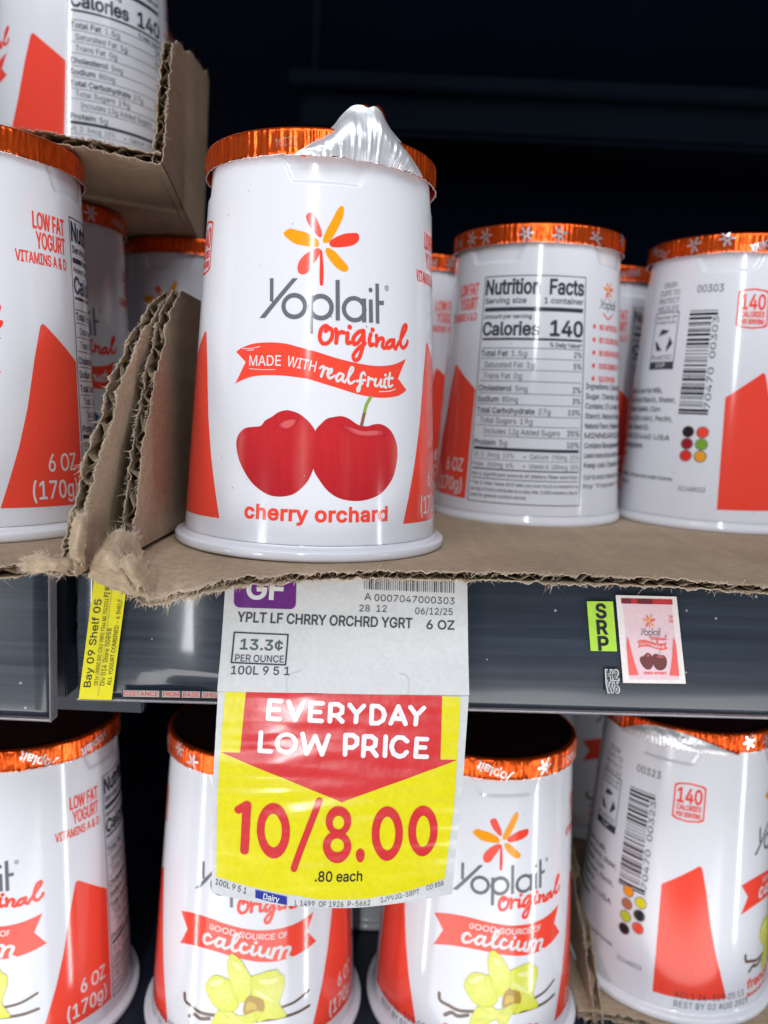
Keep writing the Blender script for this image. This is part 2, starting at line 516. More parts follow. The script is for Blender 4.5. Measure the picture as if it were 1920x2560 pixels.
ART = {
 'p1': [(-3.82, 75.83), (-3.56, 76.51), (-2.75, 76.86), (-1.96, 76.66), (-1.18, 75.27), (-0.31, 73.57), (0.03, 72.11), (-0.33, 71.63), (-0.82, 71.79), (-1.66, 72.56), (-2.72, 73.72), (-3.49, 74.9)],
 'p2': [(3.7, 78.18), (4.34, 78.72), (4.88, 78.43), (4.92, 76.95), (4.37, 75.41), (3.54, 73.58), (2.42, 71.74), (1.58, 70.73), (0.87, 70.47), (0.28, 70.78), (0.39, 71.73), (1.2, 73.67), (2.3, 75.64), (3.13, 77.32)],
 'p3': [(1.73, 70.61), (2.29, 71.32), (3.58, 72.1), (5.33, 72.85), (7.14, 73.17), (8.37, 73.25), (8.86, 72.35), (8.41, 71.35), (7.2, 70.54), (5.41, 70.04), (3.36, 69.73), (2.19, 69.83)],
 'p4': [(0.92, 68.79), (1.19, 69.43), (1.86, 69.4), (3.09, 68.81), (4.59, 67.44), (5.8, 66.32), (6.33, 65.55), (5.99, 64.79), (4.96, 64.7), (3.48, 65.45), (2.29, 66.58), (1.39, 67.74)],
 'p5': [(-0.38, 69.12), (-0.3, 68.31), (-0.88, 67.06), (-1.83, 65.66), (-2.91, 63.99), (-4.18, 63.45), (-5.06, 63.91), (-5.34, 64.98), (-5.01, 66.21), (-4.06, 67.46), (-2.52, 68.6), (-1.25, 69.21)],
 'p6': [(-8.93, 72.1), (-8.42, 72.78), (-7.39, 73.27), (-5.75, 72.95), (-3.98, 72.59), (-2.21, 71.86), (-0.88, 70.98), (-0.64, 70.05), (-0.97, 69.57), (-2.41, 69.56), (-4.44, 69.75), (-6.21, 70.11), (-7.73, 71.03)],
 'stem': [(-0.31, 68.72), (0.15, 68.74), (0.49, 66.33), (0.65, 63.9), (0.59, 61.45), (0.17, 61.29), (-0.12, 61.54), (-0.26, 63.85), (-0.28, 66.28)],
 'Y1': [(-11.77, 62.51), (-10.87, 62.51), (-10.65, 57.26), (-11.49, 57.53)],
 'Y2': [(-6.36, 62.57), (-5.15, 62.6), (-12.47, 53.81), (-13.9, 53.8)],
 'oC': [(-5.7, 56.54), (-8.66, 56.46), (-2.77, 56.65), (-5.82, 59.4), (-5.57, 53.67), (-7.69, 56.48), (-5.78, 58.39)],
 'pC': [(0.27, 56.61), (-2.63, 56.46), (3.21, 56.79), (0.18, 59.47), (0.37, 53.66), (-1.64, 56.51), (0.21, 58.49)],
 'pS': [(-2.52, 59.06), (-1.56, 59.1), (-1.32, 50.7), (-2.21, 50.66)],
 'l': [(3.42, 62.67), (4.37, 62.74), (4.67, 53.93), (3.72, 53.86)],
 'aC': [(7.98, 56.65), (5.03, 56.42), (10.96, 56.91), (7.91, 59.53), (8.04, 53.76), (5.99, 56.49), (7.93, 58.57)],
 'aS': [(9.76, 59.15), (10.79, 59.25), (10.96, 54.0), (9.89, 53.91)],
 'i': [(11.5, 59.09), (12.47, 59.19), (12.69, 54.09), (11.66, 54.0)],
 'idot': [(11.92, 61.24), (12.51, 61.3)],
 't': [(13.15, 62.81), (14.1, 62.87), (14.37, 54.02), (13.42, 53.99)],
 'tb': [(14.16, 59.09), (15.55, 59.24), (15.57, 58.29), (14.17, 58.14)],
 'reg': [(16.35, 62.15), (17.09, 62.24)],
 'o1': [(1.48, 51.39), (2.16, 52.12), (1.44, 52.54), (0.54, 51.75), (0.26, 49.96), (0.86, 48.75), (1.97, 48.81), (2.84, 49.83), (3.03, 51.21), (2.58, 52.01), (1.74, 52.09)],
 'o2': [(3.8, 51.95), (4.04, 50.72), (3.94, 48.98)],
 'o2b': [(3.97, 50.17), (4.4, 51.02), (5.02, 51.42), (5.68, 51.33)],
 'o3': [(6.53, 51.3), (6.44, 50.19), (6.52, 49.09), (7.25, 49.28)],
 'o3d': [(6.97, 52.63)],
 'o4': [(10.06, 52.04), (8.99, 51.62), (7.91, 50.29), (8.0, 49.05), (8.89, 49.26), (10.02, 50.87), (10.3, 52.06)],
 'o4b': [(10.3, 52.06), (10.4, 50.06), (9.98, 47.8), (9.2, 45.8), (8.22, 45.52), (7.99, 46.56), (9.07, 48.02), (10.73, 49.39)],
 'o5': [(12.12, 51.45), (11.82, 50.17), (12.06, 49.02), (12.8, 49.27)],
 'o5d': [(12.59, 52.47)],
 'o6': [(13.6, 51.29), (13.78, 50.19), (13.63, 49.05)],
 'o6b': [(13.72, 49.62), (14.45, 50.61), (15.31, 50.79), (15.5, 50.19), (15.27, 49.04), (15.87, 48.66)],
 'o7': [(18.63, 50.59), (17.41, 50.49), (16.47, 49.56), (16.69, 48.79), (17.69, 49.09), (18.63, 50.31)],
 'o7b': [(18.63, 50.74), (18.57, 49.31), (19.24, 48.79)],
 'o8': [(19.44, 49.24), (21.08, 51.39), (22.77, 53.71), (22.63, 54.55), (21.59, 53.73), (20.86, 51.51), (20.88, 49.79), (21.75, 49.2), (22.97, 50.12), (23.25, 50.86)],
 'ban_top': [(-19.82, 46.27), (-18.4, 47.11), (-15.84, 47.96), (-13.57, 48.32), (-10.19, 48.46), (-7.25, 48.27), (-4.11, 47.61), (-0.75, 46.88), (3.18, 45.85), (6.91, 45.1), (10.51, 44.63), (14.03, 44.49), (17.92, 44.98), (20.69, 45.89), (22.66, 46.7)],
 'ban_bot': [(22.92, 39.5), (20.33, 38.16), (16.54, 37.47), (12.83, 37.45), (9.12, 37.92), (4.77, 39.01), (1.13, 39.94), (-2.19, 40.76), (-5.53, 41.11), (-8.95, 41.26), (-12.52, 41.14), (-15.36, 40.7), (-18.03, 39.8), (-19.51, 39.12)],
 'ban_notch': [(-16.93, 44.04), (19.98, 42.04)],
 'made': [(-15.86, 43.21), (-8.18, 43.36), (-6.75, 43.33), (-0.6, 42.43), (-16.0, 45.39)],
 'r1': [(0.48, 43.23), (1.16, 43.67), (1.44, 43.28), (1.11, 42.29), (0.86, 41.45)],
 'r1b': [(1.44, 43.28), (2.19, 43.23)],
 'r2': [(2.4, 42.03), (3.13, 42.53), (3.12, 43.17), (2.49, 42.78), (2.26, 41.8), (2.81, 41.13), (3.8, 41.74)],
 'r3': [(5.68, 42.12), (4.83, 42.26), (4.2, 41.34), (4.5, 40.58), (5.22, 41.07), (5.77, 42.12), (5.57, 40.86), (6.15, 40.47)],
 'r4': [(6.15, 40.61), (7.41, 42.21), (8.06, 43.45), (7.58, 43.75), (7.03, 42.33), (6.86, 40.93), (7.4, 40.18), (8.32, 40.79)],
 'r5': [(10.92, 42.27), (10.54, 42.81), (9.94, 42.22), (9.67, 40.24), (9.46, 38.83), (9.05, 38.59), (9.09, 39.37), (10.28, 40.42)],
 'r5b': [(8.91, 40.82), (10.88, 41.15)],
 'r6': [(11.74, 41.82), (11.66, 40.77), (11.52, 39.92)],
 'r6b': [(11.6, 40.77), (12.28, 41.51), (13.03, 41.33)],
 'r7': [(13.58, 41.53), (13.33, 40.44), (13.77, 39.96), (14.49, 40.5), (15.02, 41.61), (14.84, 40.1), (15.39, 39.93)],
 'r8': [(16.06, 41.59), (15.87, 40.15), (16.44, 39.81)],
 'r8d': [(16.19, 42.59)],
 'r9': [(17.49, 43.1), (17.08, 40.64), (17.52, 40.04), (18.27, 40.42)],
 'r9b': [(16.56, 41.87), (18.33, 42.03)],
 'ch1': [(-11.28, 31.05), (-9.64, 32.07), (-8.31, 33.07), (-6.71, 33.6), (-5.37, 33.52), (-3.76, 33.01), (-2.15, 31.88), (-0.8, 30.47), (0.02, 29.16), (0.45, 27.57), (0.6, 25.43), (0.34, 22.99), (-0.24, 20.82), (-1.18, 18.35), (-2.65, 16.39), (-4.39, 14.96), (-6.7, 14.34), (-9.09, 14.4), (-11.32, 15.33), (-13.71, 17.06), (-15.66, 19.38), (-17.26, 22.01), (-18.11, 24.7), (-18.14, 26.62), (-17.35, 28.17), (-15.97, 29.2), (-14.13, 29.56), (-12.22, 29.87)],
 'ch2': [(0.01, 29.43), (1.01, 30.81), (2.28, 32.07), (3.85, 32.59), (5.72, 32.83), (7.37, 32.28), (8.78, 31.38), (9.93, 30.93), (11.69, 30.8), (13.19, 31.25), (15.09, 31.36), (17.11, 30.53), (18.53, 29.16), (19.66, 26.93), (19.98, 24.4), (19.51, 21.59), (18.62, 19.07), (16.91, 16.87), (14.98, 15.24), (12.25, 14.18), (9.4, 13.8), (6.68, 14.07), (4.56, 14.86), (2.71, 16.32), (1.11, 18.43), (-0.1, 20.55), (-0.44, 23.23), (-0.42, 26.46)],
 'cst': [(12.33, 37.36), (11.31, 35.55), (10.76, 33.35), (10.22, 31.03)],
 'hl1': [(-7.65, 30.42), (-6.61, 31.27), (-4.76, 31.62), (-4.48, 31.1), (-5.23, 30.13), (-6.27, 29.68), (-7.35, 29.9)],
 'hl2': [(6.86, 30.5), (7.97, 30.27), (10.53, 29.68), (13.21, 29.88), (14.63, 29.78), (14.64, 29.09), (12.92, 28.78), (10.55, 28.72), (8.55, 29.21)],
 'cherrytxt': [(-14.88, 9.04), (17.06, 9.27), (-12.02, 12.41), (16.62, 12.81)],
}
VAN={
 'p2': [(7.88, 78.56), (4.18, 70.26)],
 'p6': [(-4.72, 71.54)],
 'p3': [(12.26, 72.24)],
 'Y': [(-7.24, 61.42), (-9.54, 52.44)],
 'l': [(8.07, 61.7), (8.46, 52.91)],
 'ban_top': [(-15.69, 44.55), (-12.3, 46.08), (-8.35, 46.71), (-4.48, 46.61), (-0.63, 45.94), (3.27, 45.2), (7.3, 44.58), (11.58, 44.1), (16.35, 43.84), (21.19, 44.08), (26.67, 44.51)],
 'ban_bot': [(28.23, 35.39), (23.71, 34.82), (19.57, 34.1), (15.06, 34.02), (10.51, 34.49), (6.35, 35.4), (2.41, 36.29), (-1.41, 37.09), (-5.19, 37.29), (-9.0, 37.03), (-12.36, 36.12), (-15.24, 34.91)],
 'notch': [(-12.63, 41.52), (24.58, 39.73)],
 'good': [(-4.93, 43.48), (2.08, 43.09), (10.23, 41.41), (17.54, 39.64), (-4.92, 45.48)],
 's_c': [(-4.39, 40.89), (-5.06, 41.46), (-6.18, 41.0), (-6.59, 39.45), (-5.9, 38.64), (-4.54, 39.0), (-3.33, 39.97)],
 's_a1': [(-0.35, 40.76), (-1.76, 41.06), (-2.82, 39.76), (-2.51, 38.73), (-1.51, 38.82), (-0.34, 40.63)],
 's_a2': [(-0.23, 40.9), (-0.63, 38.88), (0.28, 38.39), (1.75, 39.5)],
 's_l': [(1.02, 38.69), (2.98, 40.55), (3.93, 42.39), (3.25, 42.94), (2.42, 41.36), (2.03, 38.96), (2.72, 37.89), (4.12, 38.38)],
 's_c2': [(6.16, 39.83), (5.34, 40.3), (4.47, 39.16), (4.79, 37.81), (5.99, 37.58), (7.3, 38.37)],
 's_i': [(7.93, 39.36), (7.6, 37.53), (8.31, 36.9), (9.26, 37.55)],
 's_idot': [(8.72, 40.46)],
 's_u': [(10.04, 39.03), (9.69, 37.21), (10.44, 36.4), (11.58, 36.83), (12.4, 38.53), (11.9, 36.22), (12.81, 35.73)],
 's_m': [(13.95, 38.14), (13.13, 35.52)],
 's_m1': [(13.27, 35.89), (14.59, 37.97), (16.07, 37.8), (15.35, 34.89)],
 's_m2': [(15.49, 35.53), (16.92, 37.53), (18.53, 37.24), (17.72, 34.93), (18.82, 34.25)],
 'petL': [(-0.73, 19.72), (-2.69, 21.03), (-4.46, 23.47), (-5.26, 25.43), (-4.7, 27.62), (-3.16, 29.49), (-1.25, 29.84), (0.71, 29.35), (2.14, 28.47), (3.41, 25.46), (4.39, 22.41), (3.91, 20.64), (2.28, 19.65)],
 'petT': [(1.86, 28.47), (1.12, 32.33), (1.12, 35.01), (2.01, 36.95), (3.77, 36.02), (5.29, 34.29), (6.88, 31.45), (7.85, 29.52), (7.97, 26.81), (6.9, 23.96), (4.94, 22.67), (3.18, 24.27)],
 'petR': [(7.55, 29.57), (9.93, 30.97), (12.47, 31.6), (14.87, 31.38), (15.64, 30.08), (16.78, 29.08), (16.88, 26.3), (15.9, 22.98), (15.62, 20.64), (17.58, 17.13), (15.77, 16.6), (12.37, 17.1), (9.57, 16.88), (8.47, 21.92)],
 'petB': [(-0.98, 19.4), (-2.47, 16.86), (-3.01, 14.38), (-2.8, 12.91), (-0.63, 12.52), (1.74, 13.8), (3.04, 15.28), (4.7, 15.33), (5.04, 14.1), (7.31, 14.12), (8.13, 15.65), (10.43, 18.51), (11.01, 19.58), (9.15, 19.99), (7.11, 19.13), (4.56, 18.5), (2.84, 19.49)],
 'core': [(6.33, 23.73), (7.46, 24.63), (9.28, 24.18), (11.19, 22.86), (11.31, 19.81), (9.15, 19.99), (7.1, 19.28), (5.8, 19.44), (5.84, 21.69)],
 'bean1': [(-12.3, 20.96), (-11.85, 18.84), (-9.38, 18.13), (-6.57, 17.36), (-3.86, 17.57), (-0.9, 17.91)],
 'bean2': [(-10.15, 14.87), (-8.42, 16.14), (-6.46, 15.57), (-3.79, 16.38)],
 'bean3': [(9.57, 16.88), (13.36, 16.8), (17.98, 16.66), (21.26, 16.72), (24.61, 17.17)],
 'bean4': [(16.37, 19.75), (19.85, 20.17), (22.47, 21.11), (24.43, 21.99)],
 'petLhl': [(-3.87, 27.46), (-1.48, 28.92), (0.19, 28.73), (-1.38, 27.14), (-3.53, 26.31)],
 'petThl': [(2.4, 34.72), (3.84, 34.38), (5.06, 32.82), (4.51, 32.26), (3.06, 32.92)],
 'petRhl': [(9.99, 29.45), (13.23, 29.29), (15.31, 29.28), (13.97, 27.56), (10.67, 28.11)],
 'petRh2': [(8.58, 26.56), (11.11, 25.15), (14.17, 22.34), (13.49, 22.24), (10.2, 24.29)],
 'txt': [(15.22, 12.2), (22.43, 8.91)],
}
GLYPHS = {
 ' ': (188,[]),
 'A': (480,[[[16,0,86,0,135,142,345,142,394,0,463,0,276,509,200,508],[156,199,193,308,238,456,266,364,325,199]]]),
 'B': (456,[[[60,0,252,0,286,2,313,7,344,18,368,31,388,50,400,66,410,88,416,114,418,146,416,162,411,184,402,204,391,220,377,235,346,254,332,260,315,262,316,268,344,278,370,296,387,320,397,352,398,358,398,377,396,399,390,422,381,442,368,460,359,469,350,477,330,491,304,501,270,508,245,509,60,509],[126,57,125,231,250,231,290,225,306,218,320,209,334,196,350,170,354,154,355,141,353,114,344,96,334,84,329,79,310,67,282,60,248,57],[126,285,125,452,242,452,271,449,294,442,312,430,326,412,334,391,336,374,335,354,323,326,316,316,302,304,274,290,240,285]]]),
 'C': (510,[[[264,-7,294,-6,318,-2,364,13,384,24,418,51,435,70,458,110,468,136,473,159,473,160,408,160,404,144,389,114,368,89,330,65,301,56,270,53,236,56,216,61,210,63,184,76,163,92,141,116,126,144,112,178,106,212,103,250,106,296,112,330,124,364,141,392,163,416,184,432,208,445,240,454,264,456,280,456,316,449,344,437,372,414,389,396,404,366,408,348,473,348,458,398,435,438,417,458,384,485,362,496,318,511,270,516,224,512,186,501,154,486,121,461,92,430,70,394,53,352,44,306,40,257,44,202,53,156,70,116,92,78,120,48,148,26,186,7,224,-3]]]),
 'D': (502,[[[60,0,223,0,269,3,312,14,352,31,383,53,412,84,434,120,450,160,458,204,462,252,458,307,448,353,434,390,412,426,384,456,354,478,314,496,270,506,228,509,60,509],[126,57,125,452,224,452,255,450,290,442,320,428,342,412,364,388,380,360,390,328,398,289,399,260,398,221,390,180,378,148,363,122,342,98,318,81,288,68,255,60,218,57]]]),
 'E': (419,[[[60,0,375,0,375,57,125,57,125,229,355,229,355,286,125,286,125,452,372,452,372,509,60,509]]]),
 'F': (410,[[[60,0,125,0,125,221,346,221,346,278,125,278,125,452,369,452,369,509,60,509]]]),
 'G': (520,[[[266,-7,309,-4,346,6,378,19,406,38,432,63,451,90,464,120,475,159,478,196,478,256,283,256,283,199,415,199,413,172,408,148,396,122,383,103,364,84,346,71,325,62,297,55,266,53,237,56,211,62,184,76,164,92,141,116,124,146,113,176,110,194,106,212,103,250,106,296,113,332,126,366,141,392,162,416,182,432,208,445,235,453,262,456,300,453,344,436,366,419,387,394,408,349,474,349,468,372,460,394,436,436,419,455,384,483,339,504,314,510,262,516,226,512,213,510,184,501,148,484,119,461,91,430,68,392,52,351,43,306,40,250,43,202,52,158,68,116,91,78,120,48,146,26,184,7,224,-3]]]),
 'H': (517,[[[60,0,125,0,125,232,392,232,392,0,457,0,457,509,392,509,392,289,125,289,125,509,60,509]]]),
 'I': (300,[[[31,0,269,0,269,57,183,57,183,452,269,452,269,509,31,509,31,452,118,452,118,57,31,57]]]),
 'J': (396,[[[183,-7,225,-2,232,0,264,11,291,30,296,35,318,62,332,100,336,142,336,509,272,509,272,142,269,116,261,92,249,75,230,61,207,52,187,50,178,50,160,53,140,60,120,76,108,94,100,116,98,173,33,173,33,142,38,100,52,62,74,34,106,10,142,-2]]]),
 'K': (467,[[[60,0,125,0,125,168,198,244,372,0,449,0,243,288,244,291,448,509,364,509,199,332,126,242,125,509,60,509]]]),
 'L': (393,[[[60,0,361,0,361,57,125,57,125,509,60,509]]]),
 'M': (628,[[[60,0,122,0,122,305,120,436,286,0,342,0,456,292,506,439,504,0,568,0,568,509,476,508,352,189,314,71,312,76,152,508,60,509]]]),
 'N': (523,[[[60,0,125,0,125,298,120,430,170,343,386,1,387,0,463,0,463,509,399,509,399,189,404,74,370,140,137,508,136,509,60,509]]]),
 'O': (533,[[[264,-7,310,-3,348,7,386,26,414,48,442,78,464,116,480,158,490,202,493,250,490,306,480,351,464,392,442,430,413,461,384,484,348,501,310,512,270,516,224,512,186,501,154,486,121,461,92,430,70,394,53,352,44,306,40,257,44,202,53,156,70,116,92,78,120,48,148,26,186,7,224,-3],[264,53,236,55,210,63,184,76,163,92,142,116,124,144,113,176,106,212,103,258,106,296,114,336,125,364,142,392,158,412,184,433,210,445,236,453,270,456,297,453,323,446,330,444,350,433,370,417,392,392,408,364,420,331,428,296,430,249,428,212,420,177,408,144,392,116,370,92,358,83,350,76,324,63,297,55]]]),
 'P': (445,[[[60,0,125,0,125,186,240,186,273,188,304,194,332,207,355,222,375,242,390,264,400,292,407,317,409,352,406,382,400,403,390,430,380,446,355,472,332,487,304,500,273,506,250,508,238,509,60,509],[126,242,125,452,258,451,278,446,298,439,310,430,325,415,333,402,343,368,343,327,340,311,333,294,324,278,311,265,298,256,280,248,235,242]]]),
 'Q': (533,[[[401,-48,468,-48,402,39,414,48,442,78,464,114,480,158,490,202,493,250,490,306,480,351,466,390,442,430,413,461,384,484,348,501,310,512,270,516,224,512,186,501,150,484,121,461,92,430,70,394,54,354,44,306,40,257,44,202,54,155,70,114,92,78,120,48,150,25,187,6,224,-3,264,-7,310,-3,347,6,356,11]]]),
 'R': (449,[[[60,0,125,0,125,198,240,198,247,198,352,0,428,0,314,208,314,210,334,217,356,232,377,251,390,270,400,293,408,326,409,356,407,382,402,407,391,432,377,454,356,473,334,489,304,500,274,506,239,509,60,509],[126,255,125,452,259,451,298,440,314,430,326,418,334,404,340,388,344,374,344,332,334,300,326,288,314,276,298,266,282,260,260,256]]]),
 'S': (447,[[[220,-9,262,-7,293,0,322,10,350,25,372,44,386,64,398,86,406,111,408,136,407,162,395,198,386,212,358,239,344,248,312,264,214,292,170,308,142,324,122,346,117,358,115,377,121,406,138,428,152,440,168,448,184,454,223,459,255,456,276,450,302,437,321,420,332,402,337,378,401,378,398,404,390,428,377,450,358,470,340,484,318,498,292,507,260,514,231,516,194,514,162,507,138,498,115,486,89,465,75,448,62,426,54,401,52,370,56,340,67,312,88,288,112,269,146,252,178,241,242,223,296,205,321,190,340,168,344,152,346,140,346,132,344,122,338,106,329,92,316,78,304,69,286,60,268,54,248,50,222,49,197,52,184,53,150,66,125,86,114,102,108,119,104,137,38,137,42,110,52,82,64,60,78,43,96,27,102,23,128,8,156,-1,186,-7]]]),
 'T': (449,[[[193,0,257,0,257,452,417,452,417,509,32,509,32,452,193,452]]]),
 'U': (517,[[[254,-8,300,-6,331,2,364,15,392,33,416,56,433,80,446,108,454,139,457,170,457,509,393,509,393,175,391,154,384,131,377,112,366,96,348,79,330,68,308,58,286,53,231,53,206,60,186,68,168,80,152,96,140,114,132,132,126,152,124,175,124,509,60,509,60,170,63,139,71,108,85,80,102,56,126,33,150,18,189,1,219,-6]]]),
 'V': (480,[[[204,0,278,0,463,509,394,508,294,218,242,52,205,170,84,508,16,509]]]),
 'W': (686,[[[155,0,230,0,230,1,318,320,342,438,352,388,454,1,455,0,530,0,670,509,603,509,602,508,510,144,493,63,380,508,380,509,306,509,225,201,194,59,172,161,82,508,82,509,16,509]]]),
 'X': (474,[[[18,0,91,0,92,1,183,130,236,218,382,0,456,0,276,262,446,509,374,509,288,386,238,302,230,318,104,509,29,509,200,260]]]),
 'Y': (472,[[[203,0,268,0,268,208,455,509,381,509,380,508,278,342,252,294,237,260,222,292,92,508,91,509,16,509,203,208]]]),
 'Z': (438,[[[42,0,399,0,399,57,204,57,114,54,397,462,397,509,40,509,40,452,324,454,302,426,42,46]]]),
 'a': (389,[[[158,-9,200,-4,216,2,242,16,248,20,254,26,272,52,277,52,277,0,337,0,337,254,335,279,330,300,320,323,312,336,299,351,272,369,258,374,210,384,152,380,114,368,94,358,78,346,64,332,51,314,41,292,100,274,104,284,116,299,136,316,162,327,198,331,228,327,240,322,261,306,267,298,272,287,276,256,271,240,258,231,126,212,92,200,64,184,58,179,43,162,36,146,30,110,32,83,39,60,48,44,58,30,76,15,94,4,114,-3],[167,45,155,46,128,52,110,64,96,82,93,92,93,119,96,130,102,138,122,153,146,163,266,184,276,190,276,137,270,108,263,92,255,81,242,68,212,51,193,47]]]),
 'b': (424,[[[224,-8,261,-6,288,3,314,16,334,32,355,56,370,84,381,116,388,150,390,184,388,222,382,260,370,294,354,320,338,339,314,361,288,374,260,382,232,384,206,383,189,380,172,374,139,348,119,320,114,319,114,509,53,509,53,0,112,0,112,59,118,59,123,50,144,24,172,4,190,-4,207,-7],[218,47,197,49,178,56,162,65,150,74,135,94,125,114,118,140,114,160,114,218,118,242,125,264,134,282,146,298,160,312,178,322,197,328,223,330,244,328,262,322,280,311,292,301,307,282,316,262,324,238,327,216,327,162,323,138,316,116,306,96,295,81,280,66,262,55,243,49]]]),
 'c': (396,[[[204,-8,245,-5,278,5,306,21,332,44,349,68,363,102,304,117,292,88,270,65,254,55,205,46,183,49,166,54,144,66,128,83,118,96,108,116,102,138,96,185,98,213,108,258,118,278,129,295,146,311,164,322,183,328,204,330,232,328,252,321,277,305,290,290,303,262,362,277,349,308,331,334,318,346,292,364,262,376,227,384,173,382,144,374,116,360,88,336,72,318,56,292,44,262,37,226,34,190,37,149,44,117,56,86,72,58,95,33,116,16,124,12,144,3,171,-4]]]),
 'd': (424,[[[191,-8,218,-7,235,-4,266,12,288,32,307,59,313,59,313,0,372,0,372,509,311,509,311,319,306,319,304,321,276,356,252,374,236,380,219,383,192,384,164,382,140,375,130,371,112,361,92,344,68,318,54,292,44,264,36,222,34,194,36,156,42,117,56,82,70,56,84,40,92,32,110,16,136,3,164,-6],[202,47,181,49,162,55,144,66,128,83,117,98,109,116,102,138,96,192,98,216,108,260,118,282,129,297,144,311,162,322,181,328,208,330,228,328,246,322,264,312,280,296,290,282,300,262,306,239,312,187,306,140,302,126,290,94,279,79,264,65,246,55,227,49]]]),
 'e': (404,[[[209,-8,238,-7,262,-3,284,4,320,26,337,41,348,54,358,72,365,91,306,105,294,82,264,58,242,49,214,46,189,48,170,52,150,61,136,72,120,89,110,106,102,126,97,169,371,169,370,212,370,228,366,254,357,282,347,306,334,324,322,338,304,355,284,366,246,380,201,384,171,382,142,373,136,370,114,359,93,342,71,318,54,290,44,257,36,225,34,184,37,149,44,114,56,84,72,58,88,38,116,16,144,3,176,-5],[98,221,97,232,109,270,130,300,146,313,164,323,182,328,202,330,228,328,246,323,264,314,278,300,298,270,304,249,308,223,308,221]]]),
 'f': (254,[[[81,0,142,0,142,326,228,327,228,379,143,379,143,436,146,446,152,458,156,462,164,468,177,472,203,474,227,468,243,520,242,522,213,529,168,529,134,519,121,511,110,502,96,486,86,468,82,453,82,379,6,379,6,327,82,327]]]),
 'g': (425,[[[204,-151,238,-149,266,-144,292,-136,308,-128,314,-124,336,-106,350,-90,364,-66,370,-41,372,-13,372,379,313,379,313,319,308,319,306,321,278,357,254,373,236,380,219,383,192,384,165,382,138,374,112,361,93,345,71,320,54,292,42,262,36,230,34,196,36,153,42,121,58,86,71,64,93,40,112,27,139,14,168,6,191,5,218,6,236,10,266,23,288,42,305,67,311,68,311,-8,308,-34,298,-58,282,-76,262,-86,232,-96,204,-97,168,-93,142,-82,120,-64,101,-41,51,-69,59,-84,78,-106,96,-122,112,-132,132,-140,155,-146],[202,59,182,61,160,67,144,76,134,85,118,104,108,124,102,143,96,195,102,242,118,282,128,296,144,312,162,322,181,328,208,330,228,328,248,322,264,312,276,302,291,284,304,254,307,243,310,224,311,164,308,144,300,120,290,102,275,84,264,75,246,66,228,61]]]),
 'h': (410,[[[53,0,114,0,115,249,118,265,126,284,136,298,146,308,176,324,191,328,206,329,236,326,256,318,274,302,286,286,293,264,296,238,296,0,357,0,357,244,355,272,350,296,342,320,328,340,320,348,312,358,296,369,274,378,253,383,224,384,199,382,174,374,152,362,131,343,114,315,114,509,53,509]]]),
 'i': (167,[[[53,0,114,0,114,379,53,379]],[[72,444,96,444,104,448,122,464,125,472,125,494,121,504,113,513,106,518,85,524,74,522,54,512,47,504,41,484,44,469,46,464,62,448]]]),
 'j': (167,[[[-10,-143,6,-143,45,-138,66,-129,79,-120,92,-106,102,-90,108,-72,114,-32,114,379,53,379,53,-30,47,-62,41,-71,36,-76,32,-80,18,-85,-10,-87]],[[72,444,96,444,106,448,115,456,125,472,125,494,114,512,96,522,82,524,68,520,54,512,42,494,42,472,55,453,62,448]]]),
 'k': (381,[[[53,0,114,0,114,141,154,178,294,0,372,0,201,216,360,379,284,379,121,212,114,212,114,509,53,509]]]),
 'l': (189,[[[112,0,175,2,181,3,181,4,170,54,134,53,128,56,120,62,114,82,114,509,53,509,53,81,54,62,62,36,73,21,90,8]]]),
 'm': (610,[[[53,0,114,0,115,258,118,273,126,290,135,302,144,312,170,326,197,330,220,328,238,322,252,312,265,298,272,280,274,262,274,0,335,0,336,264,344,290,352,301,374,320,386,326,400,329,438,329,456,323,472,314,486,298,493,280,496,256,496,0,557,0,557,258,556,280,550,308,541,328,530,345,513,362,498,372,480,380,459,385,416,385,399,382,382,376,364,366,352,358,326,330,317,308,314,320,303,342,286,362,268,375,256,380,243,384,217,386,185,382,172,376,144,358,132,346,122,332,112,308,112,379,53,379]]]),
 'n': (410,[[[53,0,114,0,115,249,118,265,126,284,136,298,146,308,176,324,191,328,206,329,236,326,256,318,274,302,286,286,293,264,296,238,296,0,357,0,357,244,355,272,350,298,341,322,328,340,320,348,312,358,296,369,274,378,253,383,224,384,199,382,174,374,152,362,131,343,116,320,112,310,112,379,53,379]]]),
 'o': (415,[[[204,-8,242,-5,272,3,300,16,326,38,343,58,350,70,360,86,369,110,379,149,381,182,379,226,372,259,360,290,343,318,321,343,300,360,272,374,242,382,211,384,173,382,144,374,116,360,95,343,77,324,72,318,56,292,44,259,37,226,34,190,37,149,44,117,56,86,72,58,95,33,116,16,124,12,144,3,171,-4],[206,46,183,49,162,55,144,66,129,81,118,96,107,120,102,141,96,190,98,213,108,257,118,278,129,295,144,310,164,322,183,328,210,330,232,328,252,321,270,310,278,303,286,294,298,278,307,258,314,234,318,214,318,162,314,138,307,116,298,96,286,82,270,66,252,55,232,49]]]),
 'p': (424,[[[53,-143,114,-143,114,59,118,59,120,58,148,20,158,12,188,-3,213,-8,233,-8,256,-6,261,-6,288,3,314,16,334,32,355,56,370,84,381,116,388,156,390,184,388,222,382,260,370,292,354,320,338,339,314,361,288,374,260,382,232,384,206,383,189,380,170,373,136,345,118,319,112,319,112,379,53,379],[218,47,197,49,178,56,162,65,150,74,135,94,125,114,118,140,114,160,114,218,118,242,125,264,134,282,146,298,160,312,178,322,197,328,223,330,244,328,262,322,280,311,292,301,307,282,316,262,324,238,327,216,327,162,323,138,316,116,306,96,295,81,280,66,262,55,243,49]]]),
